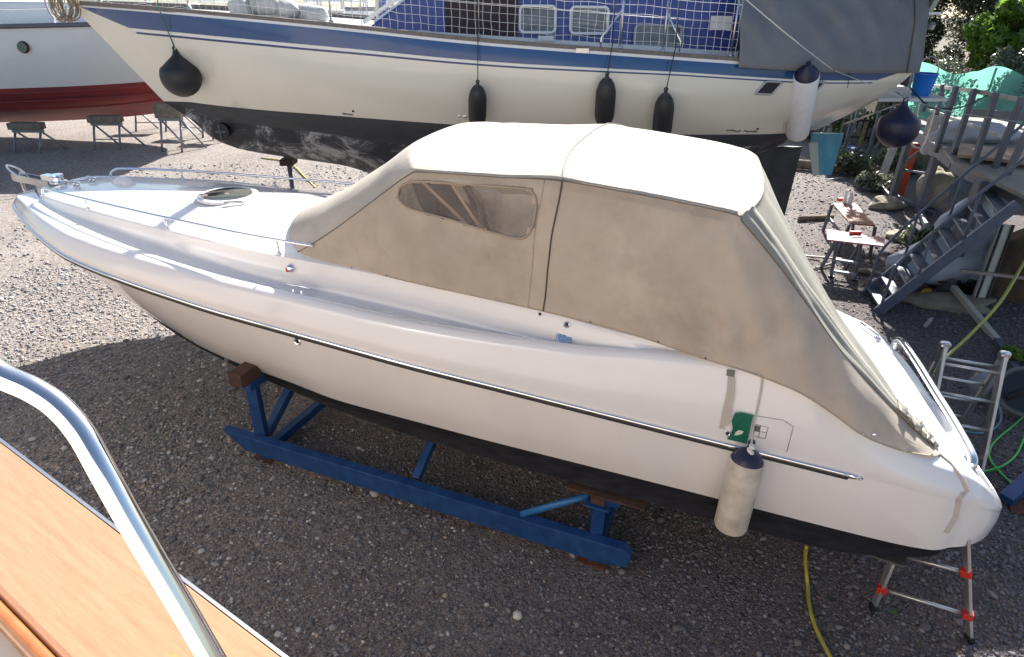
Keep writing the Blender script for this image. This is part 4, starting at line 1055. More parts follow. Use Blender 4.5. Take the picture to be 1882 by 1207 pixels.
# fenders hanging on the yacht
def yfender(pxe,pye,pxb,pyb,ptopx,r,label,two,mb,mc,mr,group):
    et=ys(ptopx,-.03)
    c=hull_pt(pxb,min(pyb,240))
    yb=c[1]-r-.10
    e=aty(pxe,pye,min(et[1]-.16,hull_pt(pxe,pye)[1]-r-.10)); b=aty(pxb,pyb,yb)
    rp=[et+[0,.05,.6],et+[0,-.03,.05],e-[0,0,.0]]
    if not two or pye<120: rp=rp[1:] if pye<125 and two else rp
    return fender('fender',e,b,r,mb,mc,label,rp,mr,.007,group,two)
G1='black fenders hanging along the sailing yacht'
yfender(878,152,877,236,880,.125,'leftmost of the three slim black fenders on the cream yacht side',False,fblack,fblack,rope_k,G1)
yfender(1116,137,1109,236,1122,.135,'black fender in the middle of the three slim ones, above the canopy peak',False,fblack,fblack,rope_k,G1)
yfender(1224,166,1214,262,1238,.135,'black slim fender nearest the small hull window, rightmost of the three',False,fblack,fblack,rope_k,G1)
t=yfender(1486,118,1464,252,1487,.165,'clean white cylinder fender with navy ends beside the hull window of the cream yacht',True,fwhite,fnavy,rope_g,None)
def ballfender(eye,r,label,rope,mr,mb):
    eye=np.array(eye); t=thing('ball_fender',eye,label,'ball fender')
    pr=[(0,.035),(.03,.045),(.055,.05),(.085,.075)]; L=2.25*r
    for a in np.linspace(.02,.0,0): pass
    pr+=[(L*.22,r*.50),(L*.32,r*.76)]
    for a in np.linspace(1.15,math.pi-.02,16): pr.append((L-r-r*math.cos(a)*1.02,r*math.sin(a)))
    pr=[p for p in pr if p[0]>=0]; pr=sorted(pr); pr=[(h,rr) for h,rr in pr]
    MB().lathe(eye,(0,0,-1),pr,36).build('body',mb,t,auto=60)
    ring=[eye+np.array([math.cos(q)*.03,0,.02+math.sin(q)*.035]) for q in np.linspace(0,6.283,13)]
    MB().tube(ring,.012,6,False).build('eye',mb,t,True); MB().tube(rope,.007,6).build('rope',mr,t,True); return t
c=hull_pt(330,135); dep=c[1]-.30
e=aty(322,92,dep); top_=ys(300,-.04)
ballfender(e,.29,'black ball fender on a green rope at the pointed bow of the cream yacht',[top_+[0,.1,.5],top_+[0,-.10,.02],e+[0,-.01,.03]],rope_g,fblack)
e=np.array([5.62,9.78,pz-.02]); e=aty(1664,186,9.75)
ballfender(e,.29,'navy ball fender hanging under the swim platform at the yacht stern',[e+[-.05,.2,.1],e+[0,0,.03]],rope_g,fnavy)
# bucket on the platform
bk_=np.array([5.98,10.45,pz+.03]); q=aty(1690,177,10.4)
bkt=thing('bucket',(q[0],q[1],pz+.026),'bright blue plastic bucket with a wire handle on the yacht swim platform','bucket')
bm_=mat('bucket_blue',(.01,.16,.62),.35)
MB().lathe((q[0],q[1],pz+.026),(0,0,1),[(0,.12),(.30,.165),(.31,.175),(.325,.175),(.325,.16),(.02,.11)],28).build('body',bm_,bkt,auto=40)
hd=[np.array([q[0]+.17*math.cos(a),q[1],pz+.34+.24*math.sin(a)]) for a in np.linspace(0,math.pi,16)]; MB().tube(hd,.009,6).build('handle',steel,bkt,True)
# ropes: white line from tent top down to stern, black mooring line
tag(MB().tube(catmull([aty(1360,-10,8.8),aty(1445,62,8.95),aty(1530,128,9.1)],6),.007,5).build('rope',rope_w,None,True),'thin white line running down across the grey tarpaulin to the hull','rope')
tag(MB().tube(catmull([aty(1535,130,9.1),aty(1660,178,9.5),aty(1750,205,9.9),aty(1890,226,10.6)],6),.004,5).build('rope',rope_w,None,True),'thin pale line stretched from the yacht stern to the right edge','rope')
tag(MB().tube(catmull([aty(1672,160,10.0),aty(1700,190,9.9),aty(1720,199,10.),aty(1770,196,10.6),aty(1820,172,12)],6),.012,6).build('mooring_line',rope_k,None,True),'black mooring line from the yacht stern to the grey railing','mooring line')
tag(MB().tube([hull_pt(1565,118)-[0,.02,0],hull_pt(1553,160)-[0,.05,0]],.005,5).build('cord',rope_k,None,True),'short black cord dangling below the grey tarpaulin edge','cord')
# boat prop under the yacht bow
def prop():
    b=atz(530,336,0); b=np.array([aty(531,300,10.9)[0],10.9,0]); t=thing('boat_prop',b,'single dark steel prop under the forward bottom of the cream yacht','boat stand')
    zt=fk(b[0])-.02
    MB().tube([b,b+[0,0,zt-.12]],.04,10).build('post',grey,t,True); o=MB().box(b+[0,0,zt-.06],(.22,.3,.10)).build('pad',woodblk,t); bevel(o,.01)
    MB().box(b+[0,0,.015],(.35,.35,.02)).build('base_plate',rust,t)
prop()
for xx in (-1.5,3.0):
    pass
o=MB().box((1.9,YC,.17),(2.2,.35,.33)).build('keel_block',woodblk); tag(o,'heavy timber block carrying the black keel of the yacht','wooden block')
tag(MB().tube(catmull([atz(480,290,.02),atz(530,298,.02),atz(560,325,.02),atz(580,345,.02)],8),.02,6).build('hose',mat('hose_yellow',(.5,.40,.06),.5),None,True),'yellow hose on the sunlit gravel beyond the bow rail','hose')

# ------------------------------------------------------------ the varnished boat we stand on
hostA=atz(0,800,3.4);hostB=atz(540,1207,3.4); dh=(hostB-hostA)/np.linalg.norm(hostB-hostA); dn=np.array([-dh[1],dh[0],0]); dn=dn if dn[1]>0 else -dn
host=thing('wooden_boat',hostA,'varnished wooden cap rail and cream deck of the boat in the lower left corner','boat')
def varn():
    m=mat('varnished_mahogany',(.50,.22,.075),.22,coat=.7,col2=(.36,.135,.04),vscale=1.0,bump=.03,bscale=60)
    n=m.node_tree.nodes;l=m.node_tree.links;p=n['Principled BSDF']
    tc=n.new('ShaderNodeTexCoord'); mp=n.new('ShaderNodeMapping'); mp.inputs['Rotation'].default_value=(0,0,-math.atan2(dh[1],dh[0])); l.new(tc.outputs['Object'],mp.inputs[0])
    mp2=n.new('ShaderNodeMapping'); mp2.inputs['Scale'].default_value=(1.2,18,1); l.new(mp.outputs[0],mp2.inputs[0])
    a=n.new('ShaderNodeTexNoise'); a.inputs['Scale'].default_value=4; a.inputs['Detail'].default_value=8; a.inputs['Roughness'].default_value=.7; a.inputs['Distortion'].default_value=.4; l.new(mp2.outputs[0],a.inputs[0])
    mp3=n.new('ShaderNodeMapping'); mp3.inputs['Scale'].default_value=(14,160,1); l.new(mp.outputs[0],mp3.inputs[0])
    g=n.new('ShaderNodeTexNoise'); g.inputs['Scale'].default_value=3; g.inputs['Detail'].default_value=4; l.new(mp3.outputs[0],g.inputs[0])
    ad=n.new('ShaderNodeMath'); ad.operation='MULTIPLY_ADD'; ad.inputs[1].default_value=.35; l.new(g.outputs[0],ad.inputs[0]); l.new(a.outputs[0],ad.inputs[2])
    r=n.new('ShaderNodeValToRGB'); e=r.color_ramp.elements; e[0].position=.45; e[0].color=(.35,.165,.09,1); e[1].position=1.0; e[1].color=(.47,.255,.15,1); e2=e.new(.68); e2.color=(.41,.205,.115,1)
    l.new(ad.outputs[0],r.inputs[0]); l.new(r.outputs[0],p.inputs['Base Color']); return m
vm=varn()
def hp(s,n,z): return hostA+dh*s+dn*n+np.array([0,0,z-3.4])
S0,S1=-7.,5.
def strip(name,prof,m,parent=host,smooth=False,auto=None,ns=40):
    ss_=np.linspace(S0,S1,ns); V=[hp(s,n-.012*(s-.5)**2*0,z) for s in ss_ for n,z in prof]
    return mesh(name,V,[tuple(reversed(q)) for q in grid_faces(ns,len(prof))],m,parent,smooth,auto=auto)
strip('cap_rail',[(-.012,3.375),(-.012,3.394),(-.018,3.4),(-.246,3.4),(-.256,3.396),(-.262,3.385),(-.262,3.36)],vm)
strip('rail_trim',[(.0,3.37),(.0,3.388),(-.004,3.396),(-.012,3.398),(-.0125,3.37)],steel)
strip('cap_edging',[(-.262,3.365),(-.262,3.388),(-.268,3.396),(-.282,3.398),(-.292,3.392),(-.296,3.36)],mat('edging_mahogany',(.36,.13,.04),.2,coat=.7,var=.3,vscale=12),smooth=True)
strip('side_deck',[(-.290,3.362),(-1.6,3.37)],mat('cream_deck',(.74,.66,.52),.35,bump=.05,bscale=80,var=.05))
strip('hull',[(-.004,3.372),(-.05,3.0),(-.10,2.5),(-.18,1.9),(-.32,1.35),(-.6,.9),(-1.1,.55)],mat('host_hull',(.50,.42,.36),.3,coat=.3),smooth=True)
strip('sky_blocker',[(-1.6,3.37),(-1.65,5.6),(-3.2,5.7)],mat('sky_blocker_paint',(.42,.38,.35),.3,coat=.4,var=.3,vscale=3))  # unseen wall behind the camera, added to hold back sky light
MB().lathe(hp(1.12,-.137,3.3995),(0,0,1),[(0,.011),(.001,.011)],20).build('wood_plug',mat('plug',(.48,.22,.09),.3),host)
# chrome handrail of the same boat
D_=.86
hx=[(-60,640),(0,688),(60,716),(108,748),(150,797),(190,868),(250,975),(320,1092),(392,1215),(470,1350)]
pts=catmull([atd(x,y,D_+.0002*max(0,y-900)) for x,y in hx],10)
last=pts[-1]; pts=list(pts)+[last+np.array([.03,-.02,-.15])]
first=atd(-200,560,.9); pts=[first]+pts
MB().tube(pts,.017,28).build('handrail',chrome,host,True)

# ------------------------------------------------------------ red-bottomed cruiser, far left
cru=thing('motor_cruiser',(-18,22,0),'white motor cruiser with red antifouling, propped on grey trestles at far left','motor cruiser')
YR=22.6
redp=mat('red_antifouling',(.30,.03,.028),.5,col2=(.15,.03,.035),vscale=1.6,stretch=(.25,.25,3),bump=.15,bscale=6)
cwhite=mat('cruiser_white',(.72,.73,.72),.25,coat=.4,var=.03)
rz=pch([-34,-20,-16,-12,-9.3],[3.25,3.5,3.6,3.72,3.82]); rh=pch([-34,-20,-15,-12,-10.8,-9.9,-9.4,-9.25],[1.9,2.0,2.1,2.15,1.95,1.2,.4,.02])
wz_=pch([-34,-19,-14.5,-11.5,-9.9],[1.72,1.74,1.86,2.0,2.12]); wh_=pch([-34,-18,-14,-12,-10.6,-9.9],[1.8,1.8,1.6,1.2,.6,.02])
kz_=pch([-34,-18,-14,-11,-9.95],[.40,.48,.66,1.1,2.0])
SSr=np.linspace(0,1,60)
def cpt(s,t,sg):
    x0_=-34+(34-9.25)*s; x1_=-34+(34-9.9)*s; x=x0_*(1-t)+x1_*t
    y=rh(x0_)*(1-t)+wh_(x1_)*t+.1*math.sin(math.pi*t)*min(1,rh(x0_)); return np.array([x,YR-sg*y,rz(x0_)*(1-t)+wz_(x1_)*t])
for sg in (1,-1):
    V=[cpt(s,t,sg) for s in SSr for t in np.linspace(0,1,9)]; Fs=grid_faces(60,9); mesh('topsides',V,Fs if sg==1 else [q[::-1] for q in Fs],cwhite,cru,True)
    V=[]
    for s in SSr:
        a=cpt(s,1,sg); zk=kz_(a[0]); yb=YR-a[1]
        for j in range(10):
            t=j/9; V.append((a[0],YR-yb*(1-t**1.7),a[2]-(a[2]-zk)*t))
    Fs=grid_faces(60,10); mesh('bottom',V,Fs if sg==1 else [q[::-1] for q in Fs],redp,cru,True)
    for k,zf in enumerate((.12,.34,.58)):
        pts=[]
        for s in SSr[5:57]:
            a=cpt(s,1,sg); zk=kz_(a[0]); yb=YR-a[1]; pts.append((a[0],YR-yb*(1-zf**1.7)-sg*.01,a[2]-(a[2]-zk)*zf))
        MB().tube(pts,.022,5).build('strake',redp,cru,True)
    MB().tube([cpt(s,0,sg)+[0,-sg*.03,-.04] for s in SSr],.075,6).build('rub_strake',mat('rub_grey',(.13,.12,.15),.5),cru,True)
V=[]
for s in SSr: V+=[cpt(s,0,1),cpt(s,0,-1)]
mesh('deck',V,grid_faces(60,2),cwhite,cru)
def crb(nm,x0_,x1_,y0_,y1_,z0_,z1_,sl=.3,m=cwhite):
    P=[(x0_,y0_,z0_),(x1_,y0_,z0_),(x1_,y1_,z0_),(x0_,y1_,z0_),(x0_,y0_+.15,z1_),(x1_-sl,y0_+.15,z1_),(x1_-sl,y1_-.15,z1_),(x0_,y1_-.15,z1_)]
    o=mesh(nm,P,[(0,3,2,1),(4,5,6,7),(0,1,5,4),(1,2,6,5),(2,3,7,6),(3,0,4,7)],m,cru); bevel(o,.06,3); return o
crb('coachroof',-33,-10.8,YR-1.2,YR+1.2,3.55,4.22,1.2); crb('cabin',-33,-16.5,YR-1.0,YR+1.0,4.2,5.1,1.6)
for px,py,dy,z in ((41,87,2.12,0),(128,52,1.22,1),(0,60,1.22,1)):
    q=aty(px,py,YR-dy-.03); MB().lathe(q+[0,.06,0],(0,-1,.1),[(0,.17),(.03,.17),(.04,.15),(.03,.14)],28).build('porthole',rust,cru,auto=40); 
    o=MB().lathe(q+[0,.04,0],(0,-1,.1),[(0,.145),(.06,.145)],24).build('porthole_glass',mat('port_glass',(.02,.025,.022),.1,spec=.8),cru)
    for oo in (cru.children[-1],cru.children[-2]): pass
rl=MB(); rl.tube([cpt(s,0,1)+[0,.12,.72] for s in SSr[20:59]],.022,6); rl.tube([cpt(s,0,1)+[0,.12,.4] for s in SSr[20:59]],.014,6); rail_=rl.build('guard_rail',chrome,cru,True)
for s in SSr[21:59:4]: MB().tube([cpt(s,0,1)+[0,.1,0],cpt(s,0,1)+[0,.12,.74]],.018,6).build('stanchion',chrome,rail_,True)
def trestle(x,y,h,w_,label,rot=0,pk=.22):
    t=thing('trestle',(x,y,0),label,'trestle','grey trestles under the red cruiser')
    gal=mat('galvanised',(.26,.28,.30),.5,.3,var=.3,vscale=6)
    c,s=math.cos(rot),math.sin(rot)
    def L(a,b,z): return (x+a*c-b*s,y+a*s+b*c,z)
    MB().beam(L(-w_/2,0,h-.05),L(w_/2,0,h-.05),.12,.10).build('top_bar',gal,t)
    for a in(-w_*.42,w_*.42):
        MB().tube([L(a,-.02,h-.08),L(a,-.36,0)],.035,8).build('leg',gal,t,True); MB().tube([L(a,.02,h-.08),L(a+.5,.28,0)],.03,8).build('leg',gal,t,True)
    MB().tube([L(-w_*.42,-.22,.3),L(w_*.42,-.22,.3)],.018,6).build('stretcher',gal,t,True)
    o=MB().box(L(0,0,h+pk/2),(w_*1.05,.35,pk),rot).build('timber_pad',mat('pad_wood',(.24,.20,.15),.85,var=.5,vscale=7,bump=.4),t); bevel(o,.02)
tl_=[('first grey trestle from the left edge, near side under the red bottom',-15.3,20.55,.66,.95,0,.20),
     ('second grey trestle from the left edge, topped with pale timber',-13.1,21.1,.80,.95,.05,.20),
     ('tall bright grey trestle with a thick timber pad nearest the yacht bow',-10.9,20.9,1.0,.75,0,.42),
     ('grey trestle half hidden behind the tall one',-11.3,23.2,.85,.9,0,.2),
     ('far grey trestle in the sunny gap beneath the red bottom',-13.2,24.1,.8,1.3,0,.15),
     ('rightmost grey trestle, partly behind the yacht bow',-10.1,22.9,1.0,.8,0,.25)]
for lb,x,y,h,w_,r_,pk in tl_: trestle(x,y,h,w_,lb,r_,pk)

# ------------------------------------------------------------ far marina: yachts with masts on the quay
def far_yacht(x,y,L,rot,hm,label,cover=None,zdeck=2.2):
    t=thing('moored_yacht',(x,y,0),label,'yacht','distant yachts across the yard')
    c,s=math.cos(rot),math.sin(rot)
    def W(a,b,z): return (x+a*c-b*s,y+a*s+b*c,z)
    V=[];n=18
    for i in range(n):
        q=i/(n-1); hbm=L*.15*math.sin(math.pi*min(1,.18+.82*(1-q)))**.6 if q<1 else .02
        for (k,z) in ((1,zdeck+.25*q),(.92,zdeck-.6),(.6,.9),(0,.6)): V.append(W(-L/2+L*q,-hbm*k,z))
        for (k,z) in ((0,.6),(.6,.9),(.92,zdeck-.6),(1,zdeck+.25*q)): V.append(W(-L/2+L*q,hbm*k,z))
    mesh('hull',V,[q_[::-1] for q_ in grid_faces(n,8)]+[(0,1,2,3,4,5,6,7)],wht,t,True,auto=50)
    m=MB(); m.box(W(0,0,zdeck+.3),(L*.45,L*.16,.55),rot); m.box(W(-.1*L,0,zdeck+.05),(L*.75,L*.2,.12),rot); bevel(m.build('cabin',cabw,t),.08)
    if hm: 
        MB().tube([W(L*.08,0,zdeck),W(L*.08,0,hm)],.13,8).build('mast',mast,t,True)
        MB().tube([W(L*.06,0,zdeck+1.1),W(-L*.35,0,zdeck+1.1)],.13,8).build('boom_cover',cover or cab,t,True)
        st_=MB(); 
        for b in(-.14,.14): st_.tube([W(L*.05,L*b,zdeck),W(L*.08,0,hm*.95)],.02,4)
        st_.tube([W(L*.48,0,zdeck),W(L*.08,0,hm)],.025,4).tube([W(-L*.48,0,zdeck),W(L*.08,0,hm)],.02,4); st_.build('rigging',steel,t,True)
    return t
lbls=['distant white sloop between the cruiser and the sail bag','distant white sloop with a blue boom cover behind the safety net','second distant sloop left of the yacht mast','distant sloop just left of the main yacht mast','distant sloop just right of the main yacht mast','distant sloop close to the blue windscreen','third distant sloop behind the netting','small distant yacht above the sheer stripe','distant sloop furthest right before the blue cabin']
i=0
for (px,yy,L,rot,hm) in ((250,52,11,.2,13),(400,46,12,-.1,14),(455,54,10,.3,12),(560,48,12,.1,14),(620,44,11,1.4,13),(655,55,11,.2,14),(712,47,10,1.3,12),(745,50,12,.3,13),(785,56,10,.1,12)):
    q=aty(px,20,yy); far_yacht(q[0],yy,L,rot,hm,lbls[i],[cab,tarp,wht][i%3],2.0+.4*(i%3)); i+=1
far_yacht(-30,36,13,.1,0,'white boat with no mast behind the cruiser at the left edge')

# ------------------------------------------------------------ right side: bank, fence, bushes
soil=mat('soil',(.11,.09,.065),.95,bump=.8,bscale=12,col2=(.09,.085,.05),vscale=2.5)
# earth bank rising behind the platform
V=[];nx_,ny_=60,40
for i in range(nx_):
    for j in range(ny_):
        x=7.0+34*i/(nx_-1); y=15.2+30*j/(ny_-1)
        k=max(0,min(1,(y-16.2-max(0,(10.8-x))*3.2)/3.5)); z=-.12+2.07*k*k*(3-2*k)*min(1,max(0,(x-12.6)/2))+max(0,y-20)*.06*min(1,max(0,(x-12.6)/4))
        V.append((x,y,z+.10*noise.noise(Vector((x*.8,y*.8,1)))*min(1,k*4)))
tag(mesh('terrain',V,[q[::-1] for q in grid_faces(nx_,ny_)],soil,None,True),kind='structure')
# patch of soil and dry grass on the right
# fence sheet
net=cloth('fence_netting',(.22,.55,.44),.55,(.15,.40,.33))
def fence():
    t=thing('netting_fence',(15,18.6,1.5),'torn turquoise green netting fence under the bushes at upper right','fence')
    V=[];n=90
    tops_=[(1690,112),(1716,120),(1735,131),(1760,135),(1775,134),(1800,132),(1826,122),(1845,124),(1880,138),(1960,150),(2060,160)]
    tx=[aty(x,y,18.6) for x,y in tops_]; X=[q[0] for q in tx]; Z=[q[2] for q in tx]; fz_=pch(X,Z)
    for i in range(n):
        x=X[0]+(X[-1]-X[0])*i/(n-1)
        for j in range(16):
            k=j/15; V.append((x,18.6+.10*math.sin(x*3.1)*(1-k*.5)+.09*noise.noise(Vector((x*1.2,k*3,2)))+.12*k,fz_(x)*(1-k)+.9*k+.03*noise.noise(Vector((x*3,k,1)))))
    mesh('netting',V,grid_faces(n,16),net,t,True)
    for x in np.arange(X[0],X[-1],2.2): MB().tube([(x,18.75,.5),(x,18.75,fz_(x)+.05)],.03,6).build('fence_post',grey,t,True)
fence()
def leafmat(n_,c1,c2,tr=.35):
    m=mat(n_,c1,.32,col2=c2,vscale=4,spec=.6); n=m.node_tree.nodes;l=m.node_tree.links;p=n['Principled BSDF']
    tl=n.new('ShaderNodeBsdfTranslucent'); mx=n.new('ShaderNodeMixShader'); mx.inputs[0].default_value=tr
    l.new(p.inputs['Base Color'].links[0].from_socket,tl.inputs[0]); l.new(p.outputs[0],mx.inputs[1]); l.new(tl.outputs[0],mx.inputs[2]); l.new(mx.outputs[0],n['Material Output'].inputs[0]); return m
lf_dark=leafmat('leaf_dark',(.075,.10,.05),(.04,.055,.028)); lf_olive=leafmat('leaf_olive',(.17,.18,.13),(.07,.085,.05)); lf_fig=leafmat('leaf_bright',(.20,.34,.05),(.09,.17,.03),.45)
bark=mat('bark',(.10,.08,.06),.9,bump=.6,bscale=15)
def tree(x,y,z0,h,rad,lf,nl,size,label,cat='tree',seed=0,group=None,flat=.75):
    r=np.random.default_rng(seed); t=thing('tree' if cat=='tree' else 'bush',(x,y,z0),label,cat,group)
    m=MB(); cy=z0+h*.38
    m.tube(catmull([(x,y,z0-.3),(x+.1,y,z0+h*.3),(x-.1,y+.1,cy)],5),np.linspace(.16,.06,11)*h/4,8)
    cl=[]
    for k in range(26):
        d=r.normal(size=3); d/=np.linalg.norm(d); d[2]=d[2]*.95
        c=np.array([x,y,cy])+d*np.array([rad,rad*.8,h*.46])*r.uniform(.45,1); cl.append((c,r.uniform(.22,.42)*rad))
        if k<12: m.tube(catmull([(x,y,z0+h*.3),tuple((np.array([x,y,cy])+c)/2+r.normal(size=3)*.1),tuple(c)],4),np.linspace(.05,.012,9)*h/4,5)
    m.build('trunk',bark,t,True)
    N=nl; ci=r.integers(0,len(cl),N); C=np.array([cl[i][0] for i in ci]); Rr=np.array([cl[i][1] for i in ci])
    d=r.normal(size=(N,3)); d/=np.linalg.norm(d,axis=1)[:,None]; C=C+d*(Rr*r.uniform(.5,1.05,N)**.6)[:,None]
    C[:,2]=np.maximum(C[:,2],z0+.1)
    a=r.normal(size=(N,3)); a/=np.linalg.norm(a,axis=1)[:,None]; b=np.cross(a,d+r.normal(size=(N,3))*.7); b/=np.linalg.norm(b,axis=1)[:,None]
    s=size*r.uniform(.6,1.4,N)[:,None]
    if size>.15: # lobed leaves: a fan of three blades
        shp=[(0,-.3),(.28,-.15),(.62,.1),(.25,.12),(.34,.62),(0,.3),(-.34,.62),(-.25,.12),(-.62,.1),(-.28,-.15)]
    else: shp=[(0,-.55),(.24,0),(0,.55),(-.24,0)]
    k=len(shp); V=np.stack([C+a*s*p[1]*1.3+b*s*p[0]*1.3+ (np.cross(a,b)*s*.12*abs(p[0])) for p in shp],1).reshape(-1,3)
    me=bpy.data.meshes.new('crown'); V=V-np.array([x,y,z0]); me.vertices.add(len(V)); me.vertices.foreach_set('co',V.ravel())
    me.loops.add(N*k); me.loops.foreach_set('vertex_index',np.arange(N*k,dtype=np.int32)); me.polygons.add(N); me.polygons.foreach_set('loop_start',np.arange(0,N*k,k,dtype=np.int32))
    me.materials.append(lf); me.update(calc_edges=True); o=bpy.data.objects.new('crown',me); link(o,t); return t
tree(14.6,26.2,2.3,6.6,2.3,lf_dark,26000,.10,'dark evergreen tree behind the grey tarpaulin tent',seed=1)
tree(17.3,26.0,2.3,6.2,2.1,lf_olive,28000,.09,'grey-green olive-like tree in the middle behind the netting fence',seed=2)
tree(20.3,26.6,2.4,6.8,2.6,lf_dark,24000,.10,'dark leafy tree behind the bright fig at the right edge',seed=3)
tree(15.2,20.9,2.4,3.2,1.3,lf_fig,5200,.155,'bright green fig tree with lobed leaves at the right edge',seed=4)
tree(13.9,19.6,2.0,1.5,1.0,lf_olive,4500,.07,'low grey-green bush spilling over the netting fence top','bush',seed=5)
tree(11.9,19.2,1.8,1.5,.8,lf_olive,3500,.07,'small bush beside the tarpaulin edge above the fence','bush',seed=6)
tree(23.5,28,2.4,7,3.0,lf_dark,18000,.13,'tall dark tree furthest right beyond the fence',seed=7)
tree(12.0,27.5,2.0,6,2.6,lf_dark,18000,.13,'tall dark tree hidden mostly behind the grey tarpaulin tent',seed=8)
def added_shade_tree():
    # unseen tree, boughs added over the stair to dapple it with shade
    tree(11.5,18.2,5.4,4.6,2.5,lf_dark,5200,.17,'unseen tree above the stair, added to shade it',seed=31)
    o=[q for q in COL.objects if q.get('label')=='unseen tree above the stair, added to shade it'][0]
    MB().tube(catmull([(11.2,23.4,1.6),(11.3,22.0,4.6),(11.6,18.6,7.0)],6),[.2]*6+[.12]*7,10).build('limb',bark,o,True)
added_shade_tree()
# weeds and ivy below the platform
for k,(px,py,lf,h_,rd) in enumerate(((1560,300,lf_dark,.9,.7),(1640,300,lf_dark,1.0,.6),(1700,440,lf_dark,.5,.5),(1610,330,lf_olive,.5,.5),(1860,640,lf_fig,.25,.25))):
    q=atz(px,py+20,0); tree(q[0],q[1],0,h_,rd,lf,1400 if k<4 else 120,.09,['dark weeds behind the blue rudder','dark weeds beside the orange post','dark weeds beneath the grey stair','pale low weeds near the grey platform posts','small green weed on the sunny soil by the ladder'][k],'bush',seed=20+k)

# ------------------------------------------------------------ raised grey platform and stair
plat=thing('steel_platform',(11,15,0),'grey steel platform on tall posts with railings, at the right edge','platform')
ZP=2.0
def bar(nm,a,b,w_,h_=None,m=grey,p=plat,lab=None):
    o=MB().beam(a,b,w_,h_ or w_).build(nm,m,p); bevel(o,.006,1); 
    if lab: o['label']=lab
    return o
def vpost(bx,by,tx,ty,zb=0,w_=.09,nm='post',p=plat,m=grey):
    a=atz(bx,by,zb); d=ray(tx,ty); Y=a[1]; b=aty(tx,ty,Y); b=np.array([a[0]*.5+b[0]*.5,a[1],b[2]]); a=np.array([b[0],a[1],a[2]])
    return bar(nm,a,b,w_,w_,m,p),a,b
_,pA,pAt=vpost(1637,368,1674,249,0,.15); _,pB,pBt=vpost(1686,390,1735,245,0,.15); _,pC,pCt=vpost(1740,535,1800,330,0,.17)
_,pD,pDt=vpost(1535,262,1572,230,0,.12); 
for (tx,ty,bx,by) in ((1711,150,1696,205),(1734,154,1716,232),(1758,158,1719,280),(1792,163,1747,296),(1831,170,1784,317),(1879,178,1823,322),(1895,228,1844,335)):
    # rail posts stand on the platform edge, at height ZP
    a=atz(bx,by,ZP-.1); b=aty(tx,ty,a[1]); x=(a[0]+b[0])/2+.0
    bar('rail_post',(a[0],a[1],a[2]),(b[0],a[1],b[2]),.085)
wr=mat('sunlit_rail',(.42,.42,.40),.5,var=.3,vscale=8)
def pxbar(nm,x0_,y0_,z0_,x1_,y1_,z1_,w_,m=grey,p=plat,h_=None):
    return bar(nm,atz(x0_,y0_,z0_),atz(x1_,y1_,z1_),w_,h_,m,p)
r0_=atz(1696,205,ZP-.1); 
def onY(px,py,ref): return aty(px,py,ref)
Ya=atz(1696,205,ZP-.1)[1]; Yb=atz(1747,296,ZP-.1)[1]; Yc=atz(1823,322,ZP-.1)[1]
bar('top_rail',aty(1712,157,Ya+.06),aty(1795,168,Yb+.06),.07,.07,wr); bar('top_rail',aty(1795,168,Yb+.06),aty(1900,188,Yc+.06),.07,.07,wr)
bar('mid_rail',aty(1706,201,Ya+.06),aty(1790,232,Yb+.06),.06,.06,wr); bar('mid_rail',aty(1790,232,Yb+.06),aty(1850,254,Yc+.06),.06,.06,wr)
greyw=mat('old_board',(.27,.25,.22),.85,bump=.4,bscale=30,var=.35,vscale=9,stretch=(1,6,6))
d1=atz(1690,262,ZP);d2=atz(1900,430,ZP);d3=atz(1960,330,ZP);d4=atz(1760,225,ZP)
dk=[np.array(q) for q in (atz(1655,222,ZP),atz(1700,232,ZP),atz(1752,300,ZP),atz(1882,362,ZP),atz(2050,420,ZP),atz(2050,270,ZP),atz(1800,215,ZP))]
prism(dk,.06,U,'deck_boards',greyw,plat)
bar('edge_beam',atz(1752,303,ZP-.14),atz(1890,368,ZP-.14),.10,.24); bar('edge_beam',atz(1655,224,ZP-.14),atz(1752,300,ZP-.14),.10,.2)
bar('board',aty(1785,207,Yb+1.2),aty(1920,217,Yb+1.2),.04,.16,greyw); bar('board',aty(1800,246,Yb+1.2),aty(1920,258,Yb+1.2),.04,.12,greyw)
bar('brace',pA+U*.15,pB+U*.05+np.array([.2,-.3,0]),.08); bar('brace',pB+[0,0,.1],pC+[0,0,.2],.09)
pq=atz(1604,322,.3); bar('brace',pq,pA+U*.05,.07)
bar('brace',aty(1660,300,pA[1]),aty(1705,265,pB[1]+.2),.05); bar('brace',aty(1660,312,pA[1]),aty(1700,318,pB[1]+.1),.05)
bar('brace',aty(1765,285,15.),aty(1800,345,15.),.08)
# loose gear on the platform
o=MB().beam(atz(1762,275,ZP+.12),atz(1900,290,ZP+.12),1.2,.05).build('plywood_sheet',mat('plywood',(.40,.27,.19),.8,var=.3,vscale=5)); tag(o,'brown plywood sheet lying on the grey platform','plywood sheet')
o=MB().beam(aty(1752,282,13.9),aty(1890,300,13.9),.10,.26).build('maroon_plank',mat('maroon_paint',(.11,.03,.025),.6,var=.4)); tag(o,'dark maroon plank along the platform edge above the stair','plank')
def cover(name,c,size,m,label,cat,seed=1):
    mm=MB().rock(c,size,3,seed); o=mm.build(name,m,None,True); tag(o,label,cat); return o
gcl=mat('white_sheet',(.50,.50,.52),.8,bump=.8,bscale=6,var=.3)
cover('tarpaulin',tuple(atz(1790,245,ZP+.2)),(.85,.3,.22),gcl,'crumpled white sheeting on the platform behind the railing','sheeting',3)
cover('rag_bundle',tuple(atz(1712,262,ZP-.15)),(.16,.14,.28),gcl,'grey rag bundle hanging on the platform corner post','rags',4)
